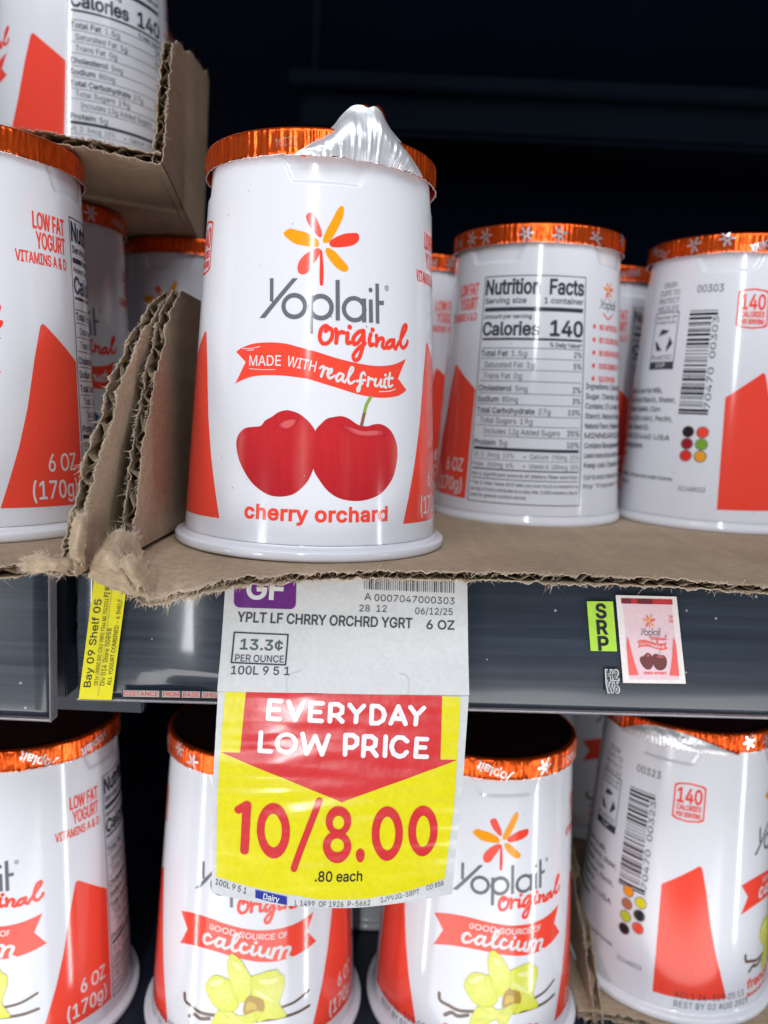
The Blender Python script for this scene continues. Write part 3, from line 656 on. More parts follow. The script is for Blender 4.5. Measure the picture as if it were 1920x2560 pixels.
 'q': (424,[[[311,-143,372,-143,372,379,313,379,313,319,307,319,305,321,276,356,254,373,236,380,219,383,192,384,164,382,136,374,112,361,92,344,70,320,54,292,44,264,36,228,34,194,36,150,44,112,54,84,68,59,92,32,110,16,136,3,164,-6,200,-8,218,-7,236,-3,266,12,288,32,305,58,311,59],[202,47,181,49,162,55,144,66,128,83,117,98,109,116,102,138,96,192,98,216,108,260,118,282,129,297,144,311,162,322,181,328,208,330,228,328,246,322,264,312,280,296,290,282,300,262,306,239,312,187,306,140,302,126,290,94,279,79,264,65,246,55,227,49]]]),
 'r': (259,[[[53,0,114,0,115,255,119,270,124,280,137,298,158,315,172,320,206,326,243,322,243,384,190,383,170,377,152,367,134,350,124,340,115,321,112,321,112,379,53,379]]]),
 's': (365,[[[156,-7,212,-7,236,-2,262,6,282,18,296,30,312,46,323,64,329,84,331,109,328,132,320,152,308,170,288,187,260,200,171,223,136,234,125,242,120,248,115,252,110,264,109,279,111,292,119,306,130,317,146,326,168,332,184,333,207,332,228,325,242,316,254,304,268,277,324,290,318,308,300,338,284,354,272,363,254,372,234,379,214,383,160,383,132,376,116,370,94,360,81,349,65,332,55,314,49,296,47,276,49,255,50,248,58,228,70,210,92,192,118,180,148,170,211,156,242,144,252,138,262,126,268,102,265,88,258,74,244,62,239,59,228,53,207,47,184,45,159,47,140,52,124,60,110,73,101,86,94,107,36,94,41,72,50,54,62,38,76,24,92,12,112,3,132,-3]]]),
 't': (227,[[[166,-4,193,-3,212,2,213,3,202,54,155,51,144,54,138,60,130,71,127,82,126,327,204,327,204,379,126,379,126,471,65,471,65,379,6,379,6,327,65,327,65,90,68,64,76,42,93,20,112,7,137,-1]]]),
 'u': (410,[[[179,-5,210,-3,234,5,258,17,278,36,294,60,298,69,298,0,357,0,357,379,296,379,295,131,290,114,283,96,276,86,262,70,234,55,219,51,204,50,174,53,154,61,136,76,127,89,124,94,116,116,114,140,114,379,53,379,54,108,60,83,69,58,82,38,98,22,114,11,134,2,157,-3]]]),
 'v': (389,[[[163,0,226,0,371,379,304,378,226,160,196,58,184,95,84,378,17,379]]]),
 'w': (567,[[[138,0,199,0,200,1,248,171,283,308,285,304,368,1,368,0,429,0,545,379,480,379,480,378,434,215,398,66,396,66,396,70,382,139,316,378,316,379,252,379,206,215,170,64,160,110,88,378,87,379,23,379]]]),
 'x': (379,[[[21,0,91,0,160,102,190,155,287,0,358,0,224,192,352,379,282,379,233,306,192,234,168,274,100,379,29,379,155,194]]]),
 'y': (389,[[[80,-145,126,-141,138,-136,151,-130,178,-106,196,-78,371,379,304,378,226,160,196,58,184,95,84,378,17,379,163,0,150,-40,138,-64,129,-75,114,-86,95,-90,61,-86,47,-139]]]),
 'z': (380,[[[42,0,339,0,339,56,126,56,126,60,129,64,333,330,333,379,48,379,48,323,254,323,254,320,42,46]]]),
 '0': (453,[[[224,-7,264,-3,296,7,324,24,352,52,368,76,383,110,396,154,403,200,405,248,403,308,396,354,384,396,368,432,349,460,342,466,324,484,296,502,263,512,229,516,190,512,158,502,130,484,104,458,84,430,69,396,57,354,50,308,48,260,50,200,57,154,69,112,85,76,104,49,130,24,158,7,190,-3],[224,50,202,52,182,60,164,72,145,95,134,116,124,142,115,175,109,258,115,333,124,367,134,392,146,414,164,436,182,449,202,457,229,460,250,457,270,450,277,445,288,436,304,420,320,394,330,364,338,333,344,251,338,175,330,145,320,116,309,96,306,92,288,72,272,60,250,52]]]),
 '1': (453,[[[76,0,391,0,391,55,276,55,276,509,198,509,86,427,86,358,205,446,208,448,212,448,212,55,76,55]]]),
 '2': (453,[[[64,0,389,0,389,57,153,57,153,60,294,208,336,258,363,298,376,332,381,375,379,399,372,424,361,446,348,464,328,482,306,498,280,508,255,513,228,516,195,513,169,508,142,496,120,482,100,462,84,440,75,418,68,392,66,362,127,362,128,382,132,397,148,428,158,438,172,447,182,452,190,454,222,460,258,455,286,442,308,420,315,406,319,390,320,369,315,338,303,312,282,282,64,48]]]),
 '3': (453,[[[214,-7,252,-5,280,2,310,12,334,27,356,46,370,66,384,91,390,115,393,142,391,174,383,198,371,222,356,242,334,262,308,276,277,286,249,290,222,290,372,460,372,509,70,509,70,452,288,452,288,448,157,300,157,248,204,248,230,246,252,242,276,234,292,223,303,214,316,196,328,164,328,124,323,108,315,92,306,82,292,69,260,56,240,51,199,51,166,58,154,64,150,66,130,84,125,88,118,100,112,114,109,132,44,132,48,106,56,80,70,56,90,36,108,22,134,10,160,0,174,-2,187,-5]]]),
 '4': (453,[[[282,0,343,0,343,105,413,105,413,163,343,163,343,318,282,318,282,163,109,163,110,168,311,508,247,509,40,160,40,105,282,105]]]),
 '5': (453,[[[218,-7,254,-4,285,4,310,15,330,30,353,53,369,76,382,103,388,134,391,160,390,188,386,210,370,252,346,284,330,299,314,311,294,322,274,328,231,334,196,330,178,325,152,313,134,301,151,452,366,452,366,509,96,509,67,253,128,246,138,255,152,262,184,273,220,277,239,275,250,272,276,262,288,252,303,238,314,220,322,202,326,184,328,164,327,154,322,122,314,104,304,88,290,74,282,68,276,64,260,56,242,51,219,50,190,54,174,60,161,67,137,90,130,102,126,112,122,130,60,130,63,104,70,82,83,60,102,38,118,25,137,12,163,2,191,-5]]]),
 '6': (453,[[[224,-7,258,-4,283,2,310,14,332,29,352,50,368,72,379,98,387,126,389,154,388,183,380,214,370,240,356,261,336,281,316,296,290,306,261,312,232,314,210,312,184,302,176,296,322,509,252,509,251,508,110,300,94,270,81,242,65,188,64,158,66,134,72,102,84,74,100,50,120,30,144,14,169,2,195,-4],[224,48,206,50,190,55,174,63,162,72,148,86,136,106,130,120,126,137,126,180,138,214,147,228,174,252,206,264,246,264,264,259,280,251,290,244,294,240,314,214,322,196,326,179,326,136,322,118,314,100,292,72,280,63,264,55,246,50]]]),
 '7': (453,[[[97,0,166,0,391,448,391,509,62,509,62,452,323,452,323,448]]]),
 '8': (453,[[[222,-7,260,-5,290,1,316,10,342,25,364,44,378,62,390,82,398,108,401,133,394,178,387,196,366,227,352,241,336,252,320,260,300,265,300,268,322,276,342,288,359,308,372,330,379,353,382,378,379,406,373,430,361,450,348,467,328,485,306,498,281,508,256,514,230,516,194,514,171,508,144,498,124,485,104,466,90,450,79,430,73,406,70,378,73,353,80,330,93,308,110,288,130,276,152,268,153,265,134,260,116,252,100,241,86,227,65,196,53,157,52,140,54,108,62,84,74,62,94,39,113,24,136,10,160,2,192,-5],[204,50,184,54,166,60,140,78,129,90,120,107,117,120,115,136,117,158,122,174,130,190,142,204,168,223,188,230,205,234,248,234,264,230,282,224,314,200,322,190,330,174,335,158,337,141,335,120,331,106,323,90,316,82,286,60,249,50],[193,294,178,300,164,308,159,313,145,330,138,345,134,358,134,393,138,408,152,431,164,442,174,448,207,459,245,459,260,455,288,442,300,430,308,420,314,408,318,393,318,358,314,344,307,330,300,320,288,308,260,294]]]),
 '9': (453,[[[130,0,200,0,201,1,316,169,359,240,374,270,382,296,387,320,389,344,388,374,380,407,370,432,352,458,332,479,310,494,284,506,257,513,224,516,195,513,168,506,137,490,121,480,110,470,101,460,85,436,72,410,66,383,64,356,66,320,72,295,83,268,98,246,116,229,136,214,157,204,187,197,233,195,244,198,268,206,279,216],[224,243,206,245,174,256,147,281,138,294,130,314,126,334,125,354,130,388,138,408,147,422,174,446,190,454,206,459,246,459,264,454,280,446,291,437,305,422,322,389,326,372,326,329,322,312,308,284,305,280,292,266,280,257,264,249]]]),
 '.': (188,[[[82,-3,108,-3,118,0,130,10,135,18,138,25,140,28,140,54,135,64,132,69,118,81,96,87,82,85,72,81,54,64,51,54,51,28,54,18,72,1]]]),
 ',': (188,[[[38,-119,84,-119,137,71,68,71]]]),
 ':': (188,[[[82,-3,108,-3,118,0,130,10,135,18,138,25,140,28,140,54,135,64,132,69,118,81,96,87,82,85,72,81,54,64,51,54,51,28,54,18,72,1]],[[82,272,108,272,128,284,140,304,140,328,128,348,118,356,96,362,82,360,72,356,64,350,54,338,51,328,51,304,54,294,64,283]]]),
 '-': (453,[[[114,188,337,188,337,244,114,244]]]),
 '/': (249,[[[14,-76,71,-76,72,-75,235,533,178,533,178,532]]]),
 '%': (676,[[[498,-10,522,-8,540,-3,568,14,580,28,584,36,596,58,600,76,600,139,596,155,590,172,581,188,569,201,556,210,540,218,523,223,504,225,480,223,462,218,446,210,434,202,421,188,412,172,406,155,402,139,400,100,400,94,407,56,412,42,421,28,429,18,446,5,462,-3,480,-8],[500,35,484,37,474,42,464,54,454,80,454,136,464,162,474,172,486,178,503,180,518,178,528,172,538,162,548,136,548,80,538,52,528,42,518,37]],[[132,0,191,0,192,1,540,509,482,509,481,508]],[[154,284,197,284,214,289,230,297,242,306,255,320,264,336,270,350,276,386,274,426,274,432,264,464,255,480,242,494,230,503,213,512,194,516,174,517,136,511,120,503,104,489,96,480,80,447,76,432,76,368,80,352,86,336,94,321,120,297,136,289],[174,327,160,329,148,334,138,346,132,358,128,371,128,428,138,454,148,464,161,470,176,473,192,470,204,464,213,454,218,445,222,429,222,371,218,358,212,346,202,334,192,329]]]),
 '(': (273,[[[177,-96,236,-96,188,14,167,82,160,117,152,174,152,243,162,318,179,391,204,466,236,539,177,539,158,508,144,476,116,392,109,365,94,284,90,246,89,202,92,154,99,105,111,54,130,-2,149,-44]]]),
 ')': (273,[[[37,-96,98,-96,124,-46,144,4,153,28,162,54,174,103,182,154,184,200,183,246,174,321,166,358,142,443,114,510,97,539,37,539,69,466,94,391,112,314,121,243,121,175,113,115,98,53,72,-18]]]),
 '&': (448,[[[193,-7,247,-1,272,7,294,17,314,29,328,42,331,40,364,0,438,0,366,86,371,92,380,106,398,145,403,166,408,224,349,224,348,197,336,152,328,134,219,265,268,302,301,336,310,350,320,373,324,402,322,425,317,442,298,474,284,488,266,499,245,508,225,512,175,512,152,506,134,499,116,488,101,473,91,458,82,440,77,421,75,401,77,378,87,344,96,326,108,310,136,276,100,249,78,228,68,218,47,190,40,172,34,134,36,107,43,84,54,62,72,40,88,26,107,14,134,2,164,-5],[192,46,160,50,142,57,120,74,109,86,102,100,98,114,98,147,102,160,110,174,136,204,173,231,292,88,286,81,250,58,230,52],[182,310,144,364,141,374,137,398,141,422,150,440,154,444,158,447,178,457,200,461,220,459,234,454,244,446,255,434,260,418,262,407,261,393,255,374,239,354]]]),
 '*': (453,[[[201,223,250,223,246,331,336,272,362,314,266,364,272,368,362,415,337,459,246,400,250,509,201,509,206,400,114,459,89,416,186,366,178,360,89,315,114,272,206,331]]]),
 '¢': (396,[[[183,0,225,0,225,60,245,61,278,71,306,87,332,110,349,134,363,168,304,183,292,154,270,132,244,117,225,114,225,394,252,387,277,371,290,356,303,328,362,343,356,358,340,388,317,413,292,430,262,442,225,450,225,509,183,509,183,448,173,448,144,439,116,426,95,409,72,384,56,356,44,328,36,288,34,250,37,215,44,183,56,150,72,124,95,99,116,82,144,69,173,60,183,60],[182,114,164,120,144,132,129,147,118,162,108,182,102,204,96,256,98,279,108,323,118,344,129,361,144,376,164,388,183,394,183,114]]]),
 '•': (389,[[[174,94,215,94,232,99,250,107,264,117,279,132,291,150,297,164,300,176,304,200,302,218,297,240,289,258,280,270,264,286,232,305,196,311,156,305,135,294,124,285,111,272,100,258,90,236,87,222,85,204,86,184,92,164,100,146,111,130,124,118,138,107,156,99]]]),
}
TAG_UP=[
 ('P', 'purple', 1, [(1.96, -0.28), (2.04, 0.27), (2.32, 0.72), (2.74, 1.03), (3.25, 1.13), (14.99, 0.92), (15.51, 0.8), (15.95, 0.48), (16.25, 0.01), (16.37, -0.54), (16.51, -6.47), (16.42, -7.01), (16.14, -7.47), (15.72, -7.77), (15.21, -7.87), (3.61, -7.68), (3.1, -7.56), (2.65, -7.24), (2.34, -6.77), (2.22, -6.22)]),
 ('T', 'white', 2, 'GF', (5.12, -5.35), (13.51, -5.47), 5.12, 1.6),
 ('P', 'black', 1, [(32.22, 1.99), (32.34, 1.99), (32.43, -2.7), (32.32, -2.7)]),
 ('P', 'black', 1, [(32.74, 2.0), (32.85, 2.0), (32.94, -2.72), (32.83, -2.72)]),
 ('P', 'black', 1, [(33.25, 2.0), (33.52, 2.01), (33.61, -2.73), (33.34, -2.74)]),
 ('P', 'black', 1, [(33.76, 2.01), (34.03, 2.01), (34.11, -2.75), (33.85, -2.76)]),
 ('P', 'black', 1, [(34.27, 2.02), (34.39, 2.02), (34.47, -2.77), (34.36, -2.77)]),
 ('P', 'black', 1, [(34.78, 2.02), (35.05, 2.03), (35.13, -2.79), (34.86, -2.79)]),
 ('P', 'black', 1, [(35.3, 2.03), (35.49, 2.03), (35.57, -2.8), (35.37, -2.81)]),
 ('P', 'black', 1, [(35.81, 2.04), (36.0, 2.04), (36.07, -2.82), (35.88, -2.82)]),
 ('P', 'black', 1, [(36.32, 2.05), (36.44, 2.05), (36.51, -2.84), (36.39, -2.84)]),
 ('P', 'black', 1, [(36.83, 2.05), (36.95, 2.05), (37.02, -2.86), (36.9, -2.86)]),
 ('P', 'black', 1, [(37.34, 2.06), (37.54, 2.06), (37.6, -2.87), (37.41, -2.88)]),
 ('P', 'black', 1, [(37.86, 2.07), (38.05, 2.07), (38.11, -2.89), (37.92, -2.89)]),
 ('P', 'black', 1, [(38.37, 2.07), (38.48, 2.08), (38.54, -2.91), (38.43, -2.91)]),
 ('P', 'black', 1, [(38.88, 2.08), (39.0, 2.08), (39.05, -2.92), (38.94, -2.93)]),
 ('P', 'black', 1, [(39.39, 2.09), (39.51, 2.09), (39.56, -2.94), (39.45, -2.94)]),
 ('P', 'black', 1, [(39.9, 2.1), (40.02, 2.1), (40.07, -2.96), (39.95, -2.96)]),
 ('P', 'black', 1, [(40.42, 2.1), (40.61, 2.11), (40.65, -2.98), (40.46, -2.98)]),
 ('P', 'black', 1, [(40.93, 2.11), (41.04, 2.11), (41.09, -2.99), (40.97, -3.0)]),
 ('P', 'black', 1, [(41.44, 2.12), (41.63, 2.12), (41.67, -3.01), (41.48, -3.01)]),
 ('P', 'black', 1, [(41.95, 2.12), (42.22, 2.13), (42.26, -3.03), (41.99, -3.03)]),
 ('P', 'black', 1, [(42.47, 2.13), (42.58, 2.13), (42.61, -3.04), (42.5, -3.05)]),
 ('P', 'black', 1, [(42.98, 2.14), (43.17, 2.14), (43.2, -3.06), (43.01, -3.06)]),
 ('P', 'black', 1, [(43.49, 2.15), (43.76, 2.15), (43.78, -3.08), (43.52, -3.08)]),
 ('P', 'black', 1, [(44.0, 2.15), (44.12, 2.15), (44.14, -3.1), (44.02, -3.1)]),
 ('P', 'black', 1, [(44.51, 2.16), (44.78, 2.16), (44.8, -3.11), (44.53, -3.11)]),
 ('P', 'black', 1, [(45.03, 2.17), (45.14, 2.17), (45.16, -3.13), (45.04, -3.13)]),
 ('P', 'black', 1, [(45.54, 2.17), (45.65, 2.18), (45.66, -3.15), (45.55, -3.15)]),
 ('P', 'black', 1, [(46.05, 2.18), (46.24, 2.18), (46.25, -3.16), (46.06, -3.17)]),
 ('P', 'black', 1, [(46.56, 2.19), (46.76, 2.19), (46.76, -3.18), (46.57, -3.18)]),
 ('P', 'black', 1, [(47.08, 2.19), (47.19, 2.2), (47.19, -3.2), (47.08, -3.2)]),
 ('P', 'black', 1, [(47.59, 2.2), (47.7, 2.2), (47.7, -3.22), (47.58, -3.22)]),
 ('P', 'black', 1, [(48.1, 2.21), (48.22, 2.21), (48.21, -3.23), (48.09, -3.23)]),
 ('P', 'black', 1, [(48.61, 2.22), (48.88, 2.22), (48.87, -3.25), (48.6, -3.25)]),
 ('P', 'black', 1, [(49.12, 2.22), (49.32, 2.23), (49.3, -3.27), (49.11, -3.27)]),
 ('P', 'black', 1, [(49.64, 2.23), (49.75, 2.23), (49.73, -3.28), (49.62, -3.29)]),
 ('P', 'black', 1, [(50.15, 2.24), (50.42, 2.24), (50.39, -3.3), (50.13, -3.3)]),
 ('P', 'black', 1, [(50.66, 2.24), (50.78, 2.25), (50.75, -3.32), (50.63, -3.32)]),
 ('P', 'black', 1, [(51.17, 2.25), (51.37, 2.25), (51.33, -3.33), (51.14, -3.34)]),
 ('P', 'black', 1, [(51.69, 2.26), (51.8, 2.26), (51.77, -3.35), (51.65, -3.35)]),
 ('P', 'black', 1, [(52.2, 2.27), (52.39, 2.27), (52.35, -3.37), (52.16, -3.37)]),
 ('P', 'black', 1, [(52.71, 2.27), (52.83, 2.27), (52.78, -3.39), (52.67, -3.39)]),
 ('P', 'black', 1, [(53.22, 2.28), (53.42, 2.28), (53.37, -3.4), (53.18, -3.41)]),
 ('T', 'ink', 1, 'A', (32.37, -5.36), (33.9, -5.37), 1.72, 0),
 ('T', 'ink', 1, '0007047000303', (34.66, -5.53), (53.41, -6.19), 1.64, 0),
 ('T', 'ink', 1, '28  12', (31.21, -8.15), (37.56, -8.22), 1.63, 0),
 ('T', 'ink', 1, '06/12/25', (44.2, -8.65), (52.93, -8.84), 1.63, 0),
 ('T', 'ink', 1, 'YPLT LF CHRRY ORCHRD YGRT', (3.29, -11.19), (43.46, -12.12), 2.45, 1),
 ('T', 'ink', 1, '6 OZ', (46.86, -12.27), (53.28, -12.38), 2.16, 1),
 ('S', 'ink', 1, 0.36, [(2.77, -13.87), (15.03, -14.2), (14.79, -21.65), (2.58, -21.37), (2.77, -13.87)]),
 ('T', 'green', 1, '13.3¢', (4.33, -18.06), (13.89, -18.23), 2.54, 1),
 ('T', 'ink', 1, 'PER OUNCE', (3.38, -21.03), (14.32, -21.09), 1.64, 0.4),
 ('T', 'ink', 1, '100L 9 5 1', (2.71, -24.15), (15.83, -24.09), 1.97, 0.6),
 ('S', (0.5, 0.51, 0.53), 1, 0.12, [(15.44, -28.11), (15.24, -25.25), (16.0, -23.8), (18.2, -23.07)]),
 ('S', (0.5, 0.51, 0.53), 1, 0.12, [(42.06, -28.46), (42.8, -27.63), (42.7, -24.37), (42.03, -23.56), (40.72, -23.38)]),
]
TAG_LO=[
 ('P', 'yellow', 1, [(1.61, 0.96), (22.54, 0.43), (54.59, -0.25), (54.8, -9.69), (54.92, -27.36), (54.31, -44.82), (46.52, -46.1), (36.82, -46.98), (25.12, -47.08), (17.28, -46.4), (9.44, -45.71), (1.02, -44.83), (1.08, -27.92), (1.32, -10.48)]),
 ('P', 'red', 2, [(6.26, 0.64), (28.25, 0.2), (50.4, -0.11), (50.99, -15.29), (54.82, -15.32), (29.14, -25.5), (1.4, -14.21), (5.69, -14.27)]),
 ('S', 'tagwhite', 3, 1.08, [(14.21, -1.83), (11.69, -1.71), (11.55, -5.94), (14.11, -6.06)]),
 ('S', 'tagwhite', 3, 1.08, [(11.64, -3.82), (13.81, -3.87)]),
 ('S', 'tagwhite', 3, 1.08, [(15.89, -1.92), (17.62, -6.09), (19.17, -2.07)]),
 ('S', 'tagwhite', 3, 1.08, [(23.51, -2.12), (20.96, -2.04), (20.91, -6.2), (23.51, -6.32)]),
 ('S', 'tagwhite', 3, 1.08, [(20.95, -4.16), (23.09, -4.21)]),
 ('S', 'tagwhite', 3, 1.08, [(25.38, -6.37), (25.35, -2.3), (26.94, -2.27), (27.97, -2.95), (27.97, -4.29), (27.02, -4.92), (25.42, -4.95)]),
 ('S', 'tagwhite', 3, 1.08, [(26.83, -5.0), (28.17, -6.41)]),
 ('S', 'tagwhite', 3, 1.08, [(29.62, -2.39), (31.26, -4.53), (32.79, -2.58)]),
 ('S', 'tagwhite', 3, 1.08, [(31.26, -4.53), (31.22, -6.45)]),
 ('S', 'tagwhite', 3, 1.08, [(34.75, -6.72), (34.65, -2.55), (36.03, -2.61), (37.14, -3.41), (37.6, -4.63), (37.3, -5.94), (36.27, -6.69), (34.75, -6.72)]),
 ('S', 'tagwhite', 3, 1.08, [(39.13, -6.65), (40.6, -2.62), (42.46, -6.76)]),
 ('S', 'tagwhite', 3, 1.08, [(39.71, -5.5), (41.81, -5.63)]),
 ('S', 'tagwhite', 3, 1.08, [(43.35, -2.77), (44.85, -4.8), (46.4, -2.93)]),
 ('S', 'tagwhite', 3, 1.08, [(44.85, -4.8), (44.75, -6.81)]),
 ('S', 'tagwhite', 3, 1.08, [(10.14, -9.33), (10.07, -13.68), (12.49, -13.77)]),
 ('S', 'tagwhite', 3, 1.08, [(19.43, -9.48), (20.63, -14.07), (22.33, -9.97), (24.09, -14.22), (25.3, -9.8)]),
 ('S', 'tagwhite', 3, 1.08, [(29.26, -14.15), (29.11, -9.66), (30.72, -9.64), (31.75, -10.36), (31.76, -11.75), (30.88, -12.5), (29.28, -12.52)]),
 ('S', 'tagwhite', 3, 1.08, [(33.37, -14.42), (33.33, -9.93), (34.94, -9.9), (35.98, -10.63), (35.91, -12.02), (35.03, -12.68), (33.42, -12.71)]),
 ('S', 'tagwhite', 3, 1.08, [(35.03, -12.72), (36.36, -14.38)]),
 ('S', 'tagwhite', 3, 1.08, [(38.19, -9.94), (38.27, -14.36)]),
 ('S', 'tagwhite', 3, 1.08, [(43.11, -10.93), (42.14, -10.13), (40.87, -10.02), (39.9, -10.94), (39.61, -12.37), (40.24, -13.92), (41.54, -14.56), (42.49, -14.3), (43.13, -13.55)]),
 ('S', 'tagwhite', 3, 1.08, [(47.59, -10.41), (45.29, -10.33), (45.26, -14.55), (47.8, -14.64)]),
 ('S', 'tagwhite', 3, 1.08, [(45.31, -12.37), (47.27, -12.43)]),
 ('H', 'tagwhite', 3, [(18.52, -11.75), (18.51, -12.16), (18.43, -12.57), (18.3, -12.95), (18.1, -13.3), (17.86, -13.62), (17.56, -13.89), (17.23, -14.11), (16.86, -14.27), (16.47, -14.38), (16.07, -14.41), (15.66, -14.39), (15.26, -14.3), (14.88, -14.14), (14.52, -13.93), (14.2, -13.67), (13.92, -13.36), (13.69, -13.01), (13.52, -12.64), (13.41, -12.24), (13.35, -11.83), (13.37, -11.42), (13.44, -11.02), (13.58, -10.63), (13.77, -10.28), (14.02, -9.96), (14.32, -9.69), (14.65, -9.47), (15.02, -9.31), (15.4, -9.21), (15.81, -9.17), (16.21, -9.19), (16.61, -9.28), (16.99, -9.44), (17.35, -9.65), (17.67, -9.91), (17.95, -10.22), (18.18, -10.57), (18.35, -10.94), (18.46, -11.34)], [(17.52, -11.77), (17.52, -12.01), (17.47, -12.25), (17.39, -12.48), (17.27, -12.69), (17.11, -12.88), (16.93, -13.04), (16.73, -13.18), (16.5, -13.27), (16.26, -13.33), (16.01, -13.36), (15.76, -13.34), (15.52, -13.29), (15.28, -13.2), (15.07, -13.07), (14.87, -12.91), (14.7, -12.73), (14.56, -12.52), (14.45, -12.3), (14.38, -12.06), (14.35, -11.81), (14.36, -11.57), (14.4, -11.33), (14.49, -11.1), (14.61, -10.89), (14.76, -10.7), (14.94, -10.54), (15.15, -10.41), (15.37, -10.31), (15.61, -10.25), (15.86, -10.22), (16.11, -10.24), (16.35, -10.29), (16.59, -10.39), (16.81, -10.51), (17.0, -10.67), (17.17, -10.85), (17.31, -11.06), (17.42, -11.29), (17.49, -11.52)]),
 ('S', 'red', 3, 2.0, [(5.98, -27.74), (7.78, -26.51), (7.62, -37.6)]),
 ('H', 'red', 3, [(17.84, -32.43), (17.85, -33.46), (17.76, -34.47), (17.58, -35.42), (17.32, -36.31), (16.97, -37.1), (16.55, -37.77), (16.07, -38.32), (15.54, -38.72), (14.97, -38.96), (14.37, -39.05), (13.78, -38.97), (13.18, -38.74), (12.61, -38.34), (12.08, -37.81), (11.59, -37.14), (11.17, -36.36), (10.81, -35.48), (10.54, -34.53), (10.35, -33.53), (10.26, -32.5), (10.26, -31.47), (10.35, -30.46), (10.53, -29.5), (10.8, -28.62), (11.15, -27.83), (11.57, -27.16), (12.05, -26.61), (12.58, -26.21), (13.14, -25.96), (13.73, -25.88), (14.32, -25.95), (14.91, -26.18), (15.48, -26.57), (16.01, -27.11), (16.5, -27.78), (16.92, -28.56), (17.28, -29.44), (17.55, -30.39), (17.74, -31.4)], [(15.99, -32.44), (15.99, -33.08), (15.95, -33.7), (15.86, -34.29), (15.73, -34.84), (15.55, -35.33), (15.34, -35.74), (15.09, -36.08), (14.81, -36.32), (14.52, -36.48), (14.21, -36.53), (13.9, -36.48), (13.59, -36.33), (13.29, -36.09), (13.01, -35.76), (12.75, -35.35), (12.53, -34.87), (12.34, -34.32), (12.19, -33.73), (12.09, -33.12), (12.04, -32.48), (12.03, -31.84), (12.07, -31.22), (12.16, -30.63), (12.3, -30.09), (12.48, -29.6), (12.69, -29.18), (12.94, -28.85), (13.21, -28.6), (13.51, -28.45), (13.81, -28.4), (14.12, -28.44), (14.43, -28.59), (14.73, -28.83), (15.01, -29.16), (15.26, -29.57), (15.49, -30.06), (15.68, -30.6), (15.83, -31.19), (15.93, -31.81)]),
 ('S', 'red', 3, 1.55, [(24.07, -25.23), (19.17, -40.85)]),
 ('H', 'red', 3, [(31.59, -29.81), (31.58, -30.36), (31.51, -30.89), (31.37, -31.41), (31.16, -31.88), (30.88, -32.3), (30.56, -32.66), (30.19, -32.95), (29.78, -33.17), (29.34, -33.3), (28.89, -33.35), (28.43, -33.31), (27.98, -33.18), (27.55, -32.98), (27.15, -32.69), (26.78, -32.34), (26.46, -31.92), (26.2, -31.45), (25.99, -30.95), (25.86, -30.41), (25.79, -29.87), (25.8, -29.32), (25.87, -28.78), (26.02, -28.27), (26.23, -27.8), (26.5, -27.38), (26.83, -27.02), (27.2, -26.72), (27.61, -26.51), (28.04, -26.38), (28.49, -26.33), (28.94, -26.37), (29.39, -26.49), (29.82, -26.7), (30.23, -26.98), (30.59, -27.33), (30.91, -27.75), (31.18, -28.22), (31.38, -28.72), (31.52, -29.26)], [(29.99, -30.21), (29.99, -30.46), (29.95, -30.7), (29.89, -30.93), (29.79, -31.14), (29.67, -31.33), (29.53, -31.49), (29.36, -31.62), (29.18, -31.71), (28.98, -31.77), (28.78, -31.8), (28.58, -31.78), (28.38, -31.72), (28.18, -31.63), (28.0, -31.5), (27.84, -31.34), (27.7, -31.16), (27.58, -30.95), (27.49, -30.72), (27.43, -30.48), (27.4, -30.24), (27.4, -29.99), (27.43, -29.75), (27.5, -29.52), (27.59, -29.31), (27.71, -29.12), (27.86, -28.96), (28.03, -28.83), (28.21, -28.73), (28.4, -28.68), (28.6, -28.65), (28.81, -28.67), (29.01, -28.73), (29.2, -28.82), (29.38, -28.95), (29.54, -29.1), (29.69, -29.29), (29.8, -29.5), (29.9, -29.73), (29.96, -29.97)]),
 ('H', 'red', 4, [(31.94, -35.81), (31.94, -36.39), (31.85, -36.96), (31.69, -37.5), (31.45, -38.0), (31.15, -38.45), (30.78, -38.83), (30.37, -39.14), (29.91, -39.36), (29.42, -39.5), (28.92, -39.55), (28.41, -39.51), (27.91, -39.38), (27.42, -39.16), (26.97, -38.86), (26.56, -38.48), (26.21, -38.04), (25.91, -37.55), (25.69, -37.01), (25.54, -36.44), (25.47, -35.86), (25.47, -35.28), (25.56, -34.72), (25.73, -34.18), (25.96, -33.68), (26.27, -33.23), (26.63, -32.85), (27.05, -32.54), (27.5, -32.32), (27.99, -32.18), (28.49, -32.12), (29.0, -32.17), (29.5, -32.3), (29.98, -32.52), (30.43, -32.82), (30.84, -33.19), (31.2, -33.63), (31.49, -34.13), (31.72, -34.66), (31.87, -35.23)], [(30.3, -35.58), (30.3, -35.84), (30.25, -36.08), (30.17, -36.32), (30.06, -36.54), (29.91, -36.74), (29.74, -36.91), (29.54, -37.04), (29.32, -37.14), (29.08, -37.2), (28.84, -37.22), (28.6, -37.21), (28.36, -37.15), (28.13, -37.05), (27.91, -36.92), (27.72, -36.76), (27.55, -36.56), (27.41, -36.34), (27.3, -36.11), (27.23, -35.86), (27.2, -35.61), (27.2, -35.35), (27.25, -35.1), (27.33, -34.86), (27.44, -34.64), (27.59, -34.45), (27.76, -34.28), (27.96, -34.14), (28.18, -34.04), (28.41, -33.98), (28.66, -33.96), (28.9, -33.98), (29.14, -34.04), (29.37, -34.13), (29.58, -34.26), (29.78, -34.43), (29.95, -34.62), (30.09, -34.84), (30.19, -35.08), (30.27, -35.32)]),
